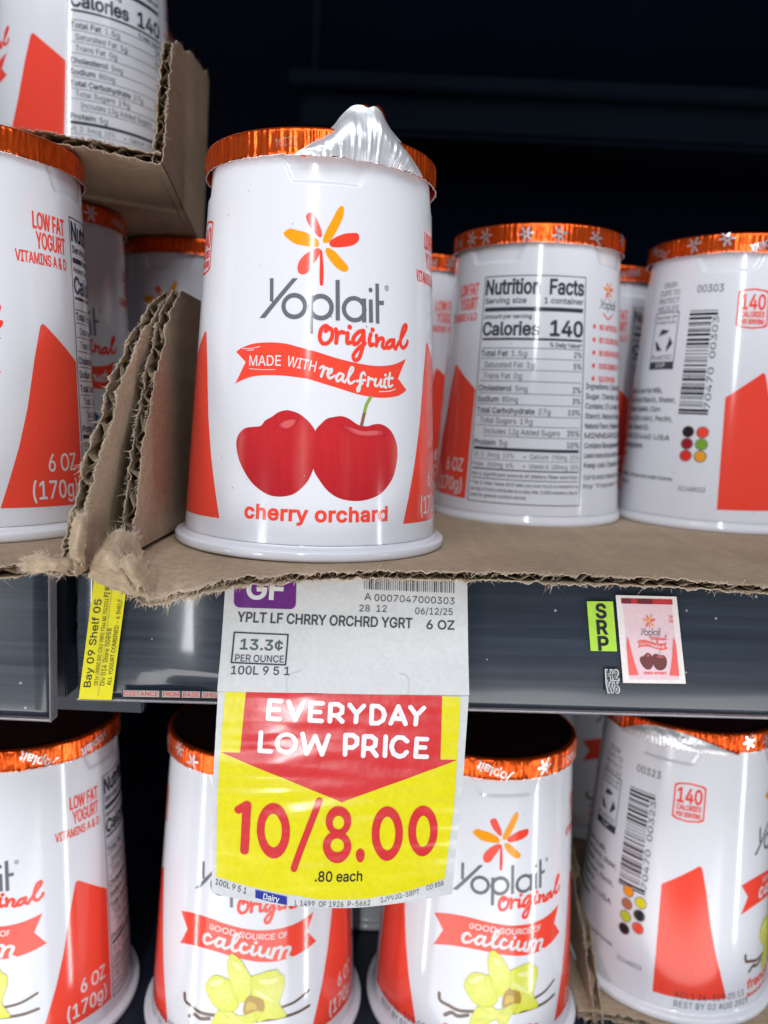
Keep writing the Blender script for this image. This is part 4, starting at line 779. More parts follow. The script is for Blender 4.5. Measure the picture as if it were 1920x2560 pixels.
 ('H', 'red', 3, [(35.13, -37.87), (35.13, -38.11), (35.11, -38.35), (35.07, -38.58), (35.0, -38.78), (34.9, -38.97), (34.79, -39.13), (34.67, -39.26), (34.52, -39.35), (34.37, -39.41), (34.22, -39.43), (34.06, -39.41), (33.9, -39.36), (33.75, -39.26), (33.61, -39.14), (33.48, -38.98), (33.36, -38.8), (33.27, -38.59), (33.19, -38.36), (33.14, -38.13), (33.11, -37.89), (33.11, -37.64), (33.13, -37.41), (33.18, -37.18), (33.25, -36.97), (33.34, -36.79), (33.45, -36.63), (33.58, -36.5), (33.72, -36.4), (33.87, -36.35), (34.03, -36.32), (34.19, -36.34), (34.35, -36.4), (34.5, -36.49), (34.64, -36.62), (34.77, -36.77), (34.88, -36.96), (34.98, -37.17), (35.05, -37.39), (35.11, -37.63)], []),
 ('H', 'red', 3, [(43.58, -32.8), (43.6, -33.82), (43.53, -34.8), (43.38, -35.74), (43.14, -36.61), (42.83, -37.39), (42.44, -38.05), (41.99, -38.58), (41.5, -38.98), (40.97, -39.22), (40.41, -39.3), (39.84, -39.23), (39.28, -38.99), (38.73, -38.61), (38.22, -38.08), (37.75, -37.43), (37.34, -36.66), (36.99, -35.8), (36.71, -34.86), (36.52, -33.88), (36.42, -32.87), (36.4, -31.86), (36.47, -30.87), (36.62, -29.93), (36.86, -29.07), (37.18, -28.29), (37.56, -27.63), (38.01, -27.09), (38.5, -26.7), (39.03, -26.46), (39.58, -26.37), (40.15, -26.45), (40.71, -26.68), (41.25, -27.06), (41.76, -27.59), (42.23, -28.24), (42.64, -29.01), (42.99, -29.87), (43.27, -30.81), (43.46, -31.79)], [(41.84, -32.86), (41.85, -33.49), (41.83, -34.11), (41.76, -34.7), (41.64, -35.25), (41.49, -35.73), (41.3, -36.15), (41.08, -36.48), (40.83, -36.73), (40.56, -36.88), (40.28, -36.93), (39.99, -36.88), (39.7, -36.73), (39.42, -36.49), (39.16, -36.16), (38.91, -35.75), (38.7, -35.27), (38.51, -34.73), (38.37, -34.14), (38.26, -33.53), (38.2, -32.89), (38.18, -32.26), (38.21, -31.64), (38.28, -31.05), (38.4, -30.51), (38.55, -30.03), (38.74, -29.61), (38.96, -29.28), (39.21, -29.03), (39.48, -28.88), (39.76, -28.83), (40.05, -28.87), (40.33, -29.02), (40.61, -29.26), (40.88, -29.59), (41.12, -30.0), (41.34, -30.48), (41.52, -31.02), (41.67, -31.61), (41.77, -32.23)]),
 ('H', 'red', 3, [(51.6, -32.42), (51.63, -33.4), (51.57, -34.36), (51.43, -35.27), (51.21, -36.11), (50.91, -36.86), (50.54, -37.5), (50.12, -38.01), (49.65, -38.39), (49.14, -38.63), (48.61, -38.71), (48.06, -38.63), (47.52, -38.41), (47.0, -38.04), (46.51, -37.53), (46.05, -36.89), (45.65, -36.15), (45.32, -35.32), (45.05, -34.41), (44.86, -33.46), (44.75, -32.49), (44.73, -31.51), (44.79, -30.55), (44.94, -29.65), (45.16, -28.81), (45.46, -28.06), (45.83, -27.42), (46.25, -26.9), (46.72, -26.52), (47.22, -26.29), (47.75, -26.2), (48.29, -26.27), (48.83, -26.5), (49.35, -26.87), (49.84, -27.38), (50.29, -28.01), (50.69, -28.75), (51.03, -29.59), (51.3, -30.49), (51.49, -31.44)], [(49.87, -32.58), (49.89, -33.19), (49.87, -33.77), (49.81, -34.33), (49.71, -34.85), (49.58, -35.31), (49.41, -35.71), (49.21, -36.02), (48.99, -36.26), (48.75, -36.4), (48.49, -36.45), (48.23, -36.41), (47.97, -36.27), (47.71, -36.04), (47.47, -35.72), (47.25, -35.33), (47.05, -34.87), (46.88, -34.36), (46.74, -33.8), (46.64, -33.21), (46.58, -32.61), (46.56, -32.01), (46.58, -31.42), (46.64, -30.86), (46.74, -30.35), (46.88, -29.88), (47.05, -29.49), (47.25, -29.17), (47.47, -28.94), (47.71, -28.79), (47.96, -28.74), (48.22, -28.79), (48.48, -28.93), (48.74, -29.16), (48.98, -29.47), (49.2, -29.86), (49.4, -30.32), (49.57, -30.83), (49.71, -31.39), (49.81, -31.98)]),
 ('T', 'black', 3, '.80 each', (24.13, -43.3), (34.84, -43.31), 2.04, 0.8),
 ('T', 'ink', 2, '100L 9 5 1', (0.9, -46.65), (8.27, -47.46), 1.38, 0.2),
 ('P', 'blue', 2, [(10.44, -46.19), (17.81, -46.96), (17.91, -48.83), (10.52, -47.98)]),
 ('T', 'white', 3, 'Dairy', (12.36, -47.97), (16.01, -48.36), 1.22, 1),
 ('T', 'ink', 2, 'L 1499  OF 1926  P-5662', (19.75, -48.83), (37.12, -48.61), 1.23, 0),
 ('T', 'ink', 2, '1JYVJQ-58PT', (39.56, -48.23), (48.48, -47.36), 1.23, 0),
 ('T', 'ink', 2, 'CO 858', (50.16, -46.82), (54.15, -46.35), 1.15, 0),
]

# ------------------------------------------------------------------ the yogurt cup
RB, ZB, RT, ZT, REF = 32.5, 4.0, 27.6, 89.0, 30.0

def rad(z):
    return RB + (RT - RB) * (z - ZB) / (ZT - ZB)

def smooth(a, b, x):
    t = max(0.0, min(1.0, (x - a) / (b - a)))
    return t * t * (3 - 2 * t)

def tab_dent(th, z):
    """shallow rectangular recesses moulded under the lid, four around the cup"""
    if z < 80.5:
        return 0.0
    best = 0.0
    for k in range(4):
        d = abs((th - 0.02 - k * pi / 2 + pi) % (2 * pi) - pi)
        w = 0.27 + 0.10 * (z - 83.5) / 6
        best = max(best, 1 - smooth(w - 0.04, w + 0.04, d))
    return 0.5 * best * smooth(82.9, 84.1, z)

def cup_point(u, z, h):
    th = u / REF
    r = rad(z) - tab_dent(th, z) + h
    k = (RT - RB) / (ZT - ZB)
    n = Vector((sin(th), -cos(th), -k)).normalized()
    return (r * sin(th), -r * cos(th), z), tuple(n)

def logo_art(A, V=None, small=False):
    D = ART
    for k, c in (('p1', 'coral'), ('p2', 'orange'), ('p3', 'bright'), ('p4', 'orange'), ('p5', 'coral'), ('p6', 'orange'), ('stem', 'bright')):
        A.poly(spline(D[k], True, 4), c, 1)
    g = 'grey'
    A.poly(D['Y2'], g, 1)
    A.poly(D['Y1'], g, 2)
    for k in ('oC', 'pC', 'aC'):
        p = D[k]
        rx, ry = (p[2][0] - p[1][0]) / 2, (p[3][1] - p[4][1]) / 2
        ix, iy = p[0][0] - p[5][0], p[6][1] - p[0][1]
        A.ring((p[1][0] + p[2][0]) / 2, (p[3][1] + p[4][1]) / 2, rx, ry, ix, iy, g, 1)
    for k in ('pS', 'aS', 'l', 'i', 't'):
        A.poly(D[k], g, 2)
    A.poly(D['tb'], g, 1)
    p = D['idot']
    A.disc(p[0][0], p[0][1], 0.52, g, 1)
    p = D['reg']
    A.ring(p[0][0], p[0][1], 0.6, 0.6, 0.47, 0.47, g, 1, 20)
    A.text('R', (p[0][0] - 0.24, p[0][1] - 0.3), (p[0][0] + 0.28, p[0][1] - 0.3), 0.6, g, 1)

def script_original(A, dx=0.0, dz=0.0):
    for k in ('o1', 'o2', 'o2b', 'o3', 'o4', 'o4b', 'o5', 'o6', 'o6b', 'o7', 'o7b', 'o8'):
        A.stroke([(x + dx, z + dz) for x, z in ART[k]], 0.92, 'bright', 2, pen=0.08)
    for k in ('o3d', 'o5d'):
        x, z = ART[k][0]
        A.disc(x + dx, z + dz, 0.55, 'bright', 2)

def side_art(A, upc='70470  00303', lot='00303', kind='cherry'):
    """everything printed round the sides and back of the cup"""
    # the two red side panels
    right = [(33.3, 51.5), (33.8, 51.3), (44.2, 43.3), (43.7, 7.4), (21.9, 8.0), (23.9, 14.5), (26.2, 22.2), (28.5, 31.5), (30.7, 43.1), (32.6, 50.9)]
    A.poly(right, 'red', 1)
    A.poly([(-x, z) for x, z in right], 'red', 1)
    def tx(s, u0, u1, z, cap, c='ink', b=0.0, lay=2):
        A.text(s, (u0, z), (u1, z), cap, c, lay, b)
    tx('6 OZ', 33.2, 41.6, 16.2, 4.2, 'white', 0.6)
    tx('(170g)', 29.0, 41.8, 9.6, 4.3, 'white', 0.6)
    tx('LOW FAT', 31.8, 42.0, 73.6, 3.7, 'red', 1.2)
    tx('YOGURT', 32.6, 42.0, 69.1, 3.7, 'red', 1.0)
    tx('VITAMINS A & D', 27.0, 42.2, 65.4, 2.5, 'red', 1.0)
    # calorie mark
    def badge(x0, x1, z0, z1, s):
        a, b = (x0 + x1) / 2, (x1 - x0) / 2
        return [(a - b * s, z0 + 1.2), (a - b * .75 * s, z0 + .5), (a, z0 + .1), (a + b * .75 * s, z0 + .5), (a + b * s, z0 + 1.2),
                (a + b * s, z1 - 1.2), (a + b * .75 * s, z1 - .5), (a, z1 - .1), (a - b * .75 * s, z1 - .5), (a - b * s, z1 - 1.2)]
    o = badge(-43.2, -33.2, 65.0, 77.8, 1.0)
    i = badge(-42.7, -33.7, 65.5, 77.3, 1.0)
    A.poly(o, 'red', 1, [i])
    tx('140', -42.0, -34.4, 71.2, 4.6, 'red', 1.2)
    tx('CALORIES', -42.0, -34.4, 68.8, 1.7, 'red', 1.6)
    tx('PER SERVING', -42.0, -34.4, 66.6, 1.5, 'red', 1.6)
    # nutrition table
    x0, x1, z0, z1 = 44.6, 80.2, 6.9, 79.0
    A.poly([(x0, z0), (x1, z0), (x1, z1), (x0, z1)], 'ink', 1, [[(x0 + .28, z0 + .28), (x1 - .28, z0 + .28), (x1 - .28, z1 - .28), (x0 + .28, z1 - .28)]])
    L, Rr = x0 + 0.9, x1 - 0.9
    tx('Nutrition  Facts', L, Rr, 73.3, 4.5, 'ink', 1.6)
    tx('Serving size', L, L + 14.5, 70.4, 1.75, 'ink', 1.0)
    tx('1 container', Rr - 13.5, Rr, 70.4, 1.75, 'ink', 1.0)
    A.rect(L, 67.9, Rr, 69.2, 'ink', 1)
    tx('Amount per serving', L, L + 16.5, 65.7, 1.3, 'ink', 1.0)
    tx('Calories', L, L + 19, 60.5, 4.0, 'ink', 1.8)
    tx('140', Rr - 11, Rr, 60.5, 4.6, 'ink', 1.8)
    A.rect(L, 58.9, Rr, 59.6, 'ink', 1)
    tx('% Daily Value*', Rr - 11, Rr, 57.0, 1.25, 'ink', 1.2)
    sug, pot = ('13g', '240mg') if kind == 'blueberry' else ('12g', '260mg')
    rows = [('Total Fat', '1.5g', '2%', 53.9, 0, 9.5), ('Saturated Fat', '1g', '5%', 50.3, 1, 13), ('Trans Fat', '0g', '', 46.8, 1, 9.2), ('Cholesterol', '5mg', '2%', 42.9, 0, 11.5),
            ('Sodium', '80mg', '3%', 39.4, 0, 7.5), ('Total Carbohydrate', '27g', '10%', 35.8, 0, 19), ('Total Sugars', '19g', '', 32.6, 1, 12), ('Includes ' + sug + ' Added Sugars', '', '25%', 29.2, 2, 24), ('Protein', '5g', '10%', 25.5, 0, 7.5)]
    A.rect(L, 56.3, Rr, 56.5, 'ink', 1)
    for n, q, pc, z, ind, w in rows:
        b = 1.0 if ind == 0 else 0.0
        xx = L + 1.6 * ind
        tx(n, xx, xx + w, z, 1.75, 'ink', b)
        if q:
            tx(q, xx + w + 1.2, xx + w + 1.2 + 1.25 * len(q), z, 1.75)
        if pc:
            tx(pc, Rr - 1.4 * len(pc), Rr, z, 1.75, 'ink', 0.8)
        A.rect(xx if ind == 2 else L, z - 0.85, Rr, z - 0.68, 'ink', 1)
    A.rect(L, 23.9, Rr, 24.9, 'ink', 1)
    tx('Vit. D  3mcg  15%', L, L + 13.5, 21.7, 1.5)
    tx('\u2022   Calcium  190mg  15%', L + 16.5, Rr, 21.7, 1.5)
    A.rect(L, 20.9, Rr, 21.05, 'ink', 1)
    tx('Potas.  ' + pot + '  6%', L, L + 13.5, 18.6, 1.5)
    tx('\u2022   Vitamin A  180mcg  20%', L + 16.5, Rr, 18.6, 1.5)
    A.rect(L, 17.6, Rr, 18.0, 'ink', 1)
    tx('Not a significant source of dietary fiber and iron.', L, Rr, 15.6, 1.15, 'ink', 0.5)
    A.rect(L, 14.6, Rr, 14.85, 'ink', 1)
    tx('*The % Daily Value (DV) tells you how much a nutrient in a', L, Rr, 12.7, 1.05, 'ink', 0.5)
    tx('serving of food contributes to a daily diet. 2,000 calories a day is', L, Rr, 10.7, 1.05, 'ink', 0.5)
    tx('used for general nutrition advice.', L, L + 18, 8.7, 1.05, 'ink', 0.5)
    # small logo and ticked list
    s = 0.36
    B = Art()
    logo_art(B)
    A.t += [([(91.5 + x * s, 70.0 + (z - 54) * s) for x, z in tri], h, c) for tri, h, c in B.t]
    A.stroke([(88.5, 68.4), (91.5, 66.9), (94.5, 68.6)], 0.5, 'bright', 1)
    for k, t in enumerate(('NO ARTIFICIAL', 'NO COLORS FROM', 'NO HIGH FRUCTOSE', 'GOOD SOURCE OF', 'GLUTEN FREE')):
        z = 63.2 - k * 4.1
        A.disc(84.3, z + 0.9, 0.75, 'coral', 1, 14)
        tx(t, 86.8, 86.8 + 0.98 * len(t), z, 1.7, 'red', 1.2)
    fr = 'Cherries' if kind == 'cherry' else 'Corn Starch'
    ing = ['Ingredients: Cultured Grade A Low Fat Milk,', 'Sugar, ' + fr + ', Modified Food Starch, Water,', 'Contains 1% or less of: Kosher Gelatin, Corn', 'Starch, Natural Flavor, Juice (for color), Pectin,', 'Natural Flavor, Potassium Sorbate, Vitamin D3.',
           'DIST. BY GENERAL OFFICES, MN 55440 USA', 'Contains Bioengineered Food Ingredients', 'Learn more at our web site online', 'Keep cool. Contains milk']
    wid = [42, 47.5, 42, 47, 38, 47, 36, 25, 24]
    for k, t in enumerate(ing):
        if k == 5:
            t = 'MINNEAPOLIS, MN 55440 USA'
        tx(t, 81.4, 81.4 + wid[k], 44.4 - k * 3.15, 1.7, 'ink', 0.7)
    tx('CUP IS MADE FROM RECYCLED MATERIALS (Pinned and under license.', 81.4, 131, 15.4, 1.35, 'ink', 0.4)
    tx('by Yoplait 2 2024', 81.4, 112, 12.7, 1.35, 'ink', 0.4)
    tx('311488333', 133, 141, 12.6, 1.5, 'grey', 0.4)
    # crush notice and recycling box
    for k, t in enumerate(('CRUSH', 'CUPS TO', 'PROTECT', 'WILDLIFE')):
        w = (6, 9, 9.5, 9.8)[k]
        tx(t, 121 - w / 2, 121 + w / 2, 79.3 - k * 2.6, 1.7, 'grey', 0.4)
    A.poly([(115.4, 52.2), (126.4, 52.2), (126.4, 71.2), (115.4, 71.2)], 'ink', 1, [[(115.7, 52.5), (126.1, 52.5), (126.1, 70.9), (115.7, 70.9)]])
    tx('Store Drop-Off', 116.4, 125.4, 69.0, 1.0, 'ink', 0.5)
    tx('if clean & dry', 116.4, 125.4, 67.4, 1.0, 'ink', 0.5)
    A.rect(115.7, 52.5, 126.1, 54.8, 'ink', 2)
    tx('PLASTIC', 116.4, 125.4, 55.5, 1.4, 'ink', 0.5)
    tx('CUP', 118.9, 122.9, 53.0, 1.3, 'white', 0.5, 3)
    for k in range(3):
        a0 = radians(90 + 120 * k)
        cx, cz, rr = 120.9, 61.6, 3.9
        q = [(cx + rr * cos(a0 + da) * f, cz + rr * sin(a0 + da) * f) for da, f in ((radians(-34), 1.05), (radians(18), 1.1), (radians(58), .78), (radians(30), .62), (radians(-20), .68))]
        A.poly(q, 'ink', 1)
    # barcode
    rnd = random.Random(7)
    z = 37.6
    while z < 71:
        w = rnd.choice((0.28, 0.28, 0.56, 0.84))
        A.rect(130.3, z, 139.6 - (1.8 if 40 < z < 69 else 0), z + w, 'black', 1)
        z += w + rnd.choice((0.3, 0.5, 0.8))
    B = Art(A.tone)
    B.text(upc, (0, 0), (29.5, 0), 1.75, 'ink', 1, 0.3)
    A.t += [([(140.0 - p[1], 39.5 + p[0]) for p in tri], hh, cc) for tri, hh, cc in B.t]
    tx(lot, 132.0, 140.6, 76.8, 2.3, 'ink', 0.2)
    dots = [('black', (0, 0)), ('red', (1, 0)), (srgb(150, 32, 44), (0, 1)), (srgb(120, 170, 50), (1, 1)), (srgb(222, 50, 46), (0, 2)), (srgb(240, 160, 40), (1, 2))]
    if kind == 'vanilla':
        dots = [(srgb(240, 150, 30), (0, -1.2)), ('yellow', (1, -.7)), (srgb(176, 110, 84), (0, -.1)), ('black', (1, .4)), (srgb(190, 200, 50), (0, 1)), ('red', (1, 1.5)), ('black', (0, 2.1))]
    for c, (i, j) in dots:
        A.ring(134.2 + 4.4 * i, 31.9 - 3.9 * j, 1.95, 1.95, 1.65, 1.65, srgb(120, 110, 100), 1, 18)
        A.disc(134.2 + 4.4 * i, 31.9 - 3.9 * j, 1.66, c, 1, 18)

def banner_art(A, top, bot, nl, nr):
    pts = spline(top, False, 4) + [nr] + spline(bot, False, 4) + [nl]
    A.poly(pts, 'red', 1)

def cherry_front(A):
    logo_art(A)
    script_original(A)
    D = ART
    banner_art(A, D['ban_top'], D['ban_bot'], D['ban_notch'][0], D['ban_notch'][1])
    # brush marks at the ribbon's left end
    for q in ([(-18.0, 47.0), (-15.6, 47.1), (-13.4, 47.5)], [(-16.8, 46.6), (-14.9, 46.75)]):
        A.stroke(q, 0.14, 'body', 2, True)
    A.text('MADE', (-15.9, 43.2), (-8.2, 43.42), 2.25, 'white', 2, 0.5)
    A.text('WITH', (-6.9, 43.42), (-0.55, 42.42), 2.25, 'white', 2, 0.5)
    A.stroke([(-15.8, 42.55), (-12.5, 42.4), (-9.5, 42.5)], 0.13, 'white', 2)
    for k in ('r1', 'r1b', 'r2', 'r3', 'r4', 'r5', 'r5b', 'r6', 'r6b', 'r7', 'r8', 'r9', 'r9b'):
        A.stroke(D[k], 0.62, 'white', 2, pen=0.35)
    A.disc(D['r8d'][0][0], D['r8d'][0][1], 0.36, 'white', 2)
    A.stroke([(14.6, 38.75), (17.4, 39.0), (19.2, 39.6)], 0.2, 'white', 2)
    # cherries
    base, deep, pale = srgb(192, 42, 46), srgb(166, 28, 38), srgb(210, 104, 100)
    def fruit(outline, cx, cz, w, hgt, edges):
        P = spline(outline, True, 4)
        cut = []
        tone = A.tone
        def shade(x, z):
            a, b = (x - cx) / w, (z - cz) / hgt
            k = min(1.0, max(0.0, -b * 0.5 + 0.25))
            c = [base[i] + (deep[i] - base[i]) * k for i in range(3)]
            for e0, s, am in edges:
                t = max(0.0, 1 - abs(a - e0) / s)
                t = t * t * am * max(0.0, 1 - abs(b) ** 3)
                c = [c[i] + (pale[i] - c[i]) * t for i in range(3)]
            gr = 1 + 0.10 * noise.noise(Vector((x * 1.3, z * 0.12, 2.0))) + 0.10 * noise.noise(Vector((x * 2.6, z * 2.6, 5.0)))
            return tuple(q * gr for q in c)
        A.shaded(P, shade, 1, 0.6)
    fruit(D['ch1'], -7.5, 22.5, 9.5, 10.5, ((-1.0, 0.22, 0.55), (0.52, 0.32, 0.55)))
    fruit(D['ch2'], 9.8, 21.5, 10, 10.5, ((0.98, 0.3, 0.8), (-0.3, 0.25, 0.12)))
    st = spline(D['cst'], False, 6)
    A.stroke(st[:11], 0.72, srgb(140, 168, 66), 2)
    A.stroke(st[10:], 0.72, srgb(140, 92, 70), 2)
    for k in ('hl1', 'hl2'):
        P = spline(D[k], True, 4)
        cx, cz = sum(p[0] for p in P) / len(P), sum(p[1] for p in P) / len(P)
        for j, (f, c) in enumerate(((1.5, srgb(184, 40, 48)), (1.2, srgb(198, 66, 70)), (0.9, srgb(212, 96, 96)))):
            A.poly([(cx + (x - cx) * f, cz + (z - cz) * f) for x, z in P], c, 2 + j)
    A.text('cherry orchard', (-14.9, 9.0), (17.0, 9.15), 3.15, 'red', 2, 2.0, space=1.06)

def vanilla_front(A):
    logo_art(A)
    script_original(A, 0.0, 0.6)
    sh = lambda pts: [(x - 3.2, z) for x, z in pts]
    V = VAN
    banner_art(A, sh([(-15.7, 44.9), (-12.3, 45.9), (-8.35, 46.4), (-4.48, 46.3), (-0.63, 45.7), (3.27, 45.0), (7.3, 44.3), (11.58, 43.9), (16.35, 43.8), (21.19, 44.3), (26.2, 45.6)]),
               sh([(27.2, 36.2), (23.71, 35.1), (19.57, 34.3), (15.06, 34.1), (10.51, 34.5), (6.35, 35.3), (2.41, 36.1), (-1.41, 36.8), (-5.19, 37.0), (-9.0, 36.8), (-12.36, 36.1), (-15.24, 35.2)]),
               sh([(-12.63, 40.6)])[0], sh([(23.9, 40.4)])[0])
    base = sh([(-4.9, 43.1), (1.0, 42.6), (7.0, 41.6), (12.5, 41.0), (17.6, 40.8)])
    P = spline(base, False, 8)
    def path(f):
        i = f * (len(P) - 1)
        k = min(int(i), len(P) - 2)
        a, b = P[k], P[k + 1]
        t = i - k
        dx, dy = b[0] - a[0], b[1] - a[1]
        m = sqrt(dx * dx + dy * dy)
        return (a[0] + dx * t, a[1] + dy * t), (-dy / m, dx / m)
    A.text('GOOD SOURCE OF', base[0], base[-1], 1.7, 'white', 2, 0.8, path=path)
    for k in V:
        if k.startswith('s_') and k != 's_idot':
            A.stroke(sh(V[k]), 0.95, 'white', 2, pen=0.45)
    A.disc(V['s_idot'][0][0] - 3.2, V['s_idot'][0][1], 0.5, 'white', 2)
    for k, w in (('bean1', 1.0), ('bean2', 1.1), ('bean3', 0.9), ('bean4', 0.8)):
        A.stroke(sh(V[k]), w, srgb(104, 82, 70), 1)
    ca, cb, cc = srgb(212, 216, 44), srgb(226, 226, 120), srgb(238, 238, 176)
    for k, edge, mid in (('petB', ca, cb), ('petL', ca, cb), ('petR', ca, cb), ('petT', ca, cb)):
        P = spline(sh(V[k]), True, 4)
        cx, cz = sum(p[0] for p in P) / len(P), sum(p[1] for p in P) / len(P)
        lay = {'petB': 2, 'petL': 3, 'petR': 4, 'petT': 5}[k]
        rr = max(sqrt((x - cx) ** 2 + (z - cz) ** 2) for x, z in P)
        def fn(x, z, cx=cx, cz=cz, rr=rr, edge=edge, mid=mid, sd=lay):
            t = max(0.0, 1 - sqrt((x - cx) ** 2 + (z - cz) ** 2) / rr) ** 0.8
            v = 0.5 + 0.5 * noise.noise(Vector((x * 0.9 - z * 0.3, z * 0.25 + x * .1, sd * 3.0)))
            t = min(1.0, t * 0.9 + 0.5 * (v - 0.45))
            t = max(0.0, t)
            return tuple(edge[i] + (mid[i] - edge[i]) * t for i in range(3))
        A.shaded(P, fn, lay, 0.8)
        A.stroke([(x, z) for x, z in P] + [P[0]], 0.16, srgb(196, 198, 48), 5.1 + lay * 0.1)
        for q in range(0, len(P), 7):
            ex, ez = P[q]
            A.stroke([(cx + (ex - cx) * .25, cz + (ez - cz) * .25), (cx + (ex - cx) * .55 + .2, cz + (ez - cz) * .55), (cx + (ex - cx) * .86, cz + (ez - cz) * .86)], 0.12, srgb(208, 208, 84), 5.6 + lay * 0.1)
    for k in ('petLhl', 'petThl', 'petRhl', 'petRh2'):
        A.poly(spline(sh(V[k]), True, 4), tuple(0.5 * (a + b) for a, b in zip(cb, cc)), 7)
    P = spline(sh(V['core']), True, 4)
    A.poly(P, srgb(176, 140, 60), 7)
    cx, cz = sum(p[0] for p in P) / len(P), sum(p[1] for p in P) / len(P)
    A.poly([(cx - 0.5 + (x - cx) * .5, cz - .3 + (z - cz) * .5) for x, z in P], srgb(204, 176, 70), 7.5)
    A.text('french vanilla', (-14.0, 9.0), (14.5, 9.0), 3.1, 'red', 2, 2.0, space=1.06)
    A.text('flavored with other natural flavors', (-14.0, 6.2), (9, 6.2), 1.5, 'red', 2, 1.0)
    A.text('ACL1 26-525 05:13', (-37.5, 7.6), (-15.5, 7.6), 2.0, 'ink', 3, 0.0, space=1.1)
    A.text('BEST BY 02 AUG 2025', (-37.5, 4.6), (-13.5, 4.6), 2.0, 'ink', 3, 0.0, space=1.1)

def blueberry_front(A):
    logo_art(A)
    script_original(A)
    D = ART
    banner_art(A, D['ban_top'], D['ban_bot'], D['ban_notch'][0], D['ban_notch'][1])
    A.text('MADE WITH', (-15.9, 43.2), (-0.55, 42.6), 2.25, 'white', 2, 0.5)
    for k in ('r1', 'r1b', 'r2', 'r3', 'r4', 'r5', 'r5b', 'r6', 'r6b', 'r7', 'r8', 'r9', 'r9b'):
        A.stroke(D[k], 0.62, 'white', 2, pen=0.35)
    for k, (x, z, r) in enumerate(((-8, 24, 8.5), (8.5, 22, 8.8), (0, 18, 7.5))):
        A.disc(x, z, r, srgb(40, 74, 140), 1 + k, 40)
        A.disc(x - 1.5, z + 2, r * 0.55, srgb(74, 108, 170), 4, 30)
    A.text('mountain blueberry', (-16.5, 9.0), (17.0, 9.15), 3.0, 'red', 2, 2.4)

def make_body(parent, kind):
    zs = [3.6, 4.0, 6, 10, 20, 35, 50, 65, 76, 80.5] + [81 + 0.4 * k for k in range(21)] + [90.5, 93.8]
    NS = 240
    V, Nn, Fc = [], [], []
    for z in zs:
        for s in range(NS):
            th = 2 * pi * s / NS
            p, n = cup_point(th * REF, z, 0.0)
            if z < 3.8:
                p = (p[0] * 1.01, p[1] * 1.01, z)
            e = 0.05
            if z > 80:
                d1 = (tab_dent(th + 0.004, z) - tab_dent(th - 0.004, z)) / (0.008 * 28)
                d2 = (tab_dent(th, z + e) - tab_dent(th, z - e)) / (2 * e)
                n = (Vector(n) + d1 * Vector((cos(th), sin(th), 0)) + Vector((0, 0, d2))).normalized()
                n = tuple(n)
            V.append(p)
            Nn.append(n)
    for i in range(len(zs) - 1):
        for s in range(NS):
            a, b = i * NS + s, i * NS + (s + 1) % NS
            Fc.append([a, b, b + NS, a + NS])
    T = [C['body']] * len(V)
    A = Art()
    if kind == 'vanilla':
        vanilla_front(A)
        side_art(A, '70470  00323', '00323', kind)
    elif kind == 'cherry':
        cherry_front(A)
        side_art(A, kind=kind)
    else:
        blueberry_front(A)
        side_art(A, kind=kind)
    dust = random.Random(len(kind))
    for q in range(60):
        x, z = dust.uniform(-92, 92), dust.uniform(5, 82)
        if q % 4:
            A.disc(x, z, dust.uniform(0.07, 0.17), dust.choice(('grey', 'grey', 'ink', (0.5, 0.5, 0.52))), 8, 7)
        else:
            A.stroke([(x, z), (x + dust.uniform(-.8, .8), z + dust.uniform(-.4, .4))], 0.07, (0.55, 0.55, 0.57), 8)
    v, n, f, t = A.build(cup_point)
    k = len(V)
    V += v
    Nn += n
    Fc += [[i + k for i in q] for q in f]
    T += t
    return make('cup_body', V, Fc, M_CUP, parent, vtint=T, normals=Nn)

def lathe(prof, NS=160):
    V = [(r * sin(2 * pi * s / NS), -r * cos(2 * pi * s / NS), z) for r, z in prof for s in range(NS)]
    Fc = [[i * NS + s, i * NS + (s + 1) % NS, (i + 1) * NS + (s + 1) % NS, (i + 1) * NS + s] for i in range(len(prof) - 1) for s in range(NS)]
    return V, Fc

def make_base(parent, small=False):
    V, Fc = lathe([(31.0, 0.0), (32.9, 0.0), (33.4, 0.5), (33.4, 1.6), (33.1, 2.3), (32.85, 2.9), (32.72, 3.5)] if small else [(31.5, 0.0), (34.3, 0.0), (34.8, 0.3), (35.0, 0.8), (35.0, 1.9), (34.8, 2.35), (34.3, 2.6), (33.4, 2.7), (32.9, 3.0), (32.72, 3.5)])
    return make('base_rim', V, Fc, M_CUP, parent, tint=C['body'])

ORANGE, SILVER, LOGOWHITE = (0.96, 0.118, 0.012), (0.80, 0.80, 0.82), (0.9, 0.8, 0.78)
RL, ZL0, ZL1 = 28.5, 88.7, 94.9

def lean_code(flap):
    return flap[3] > 0.8

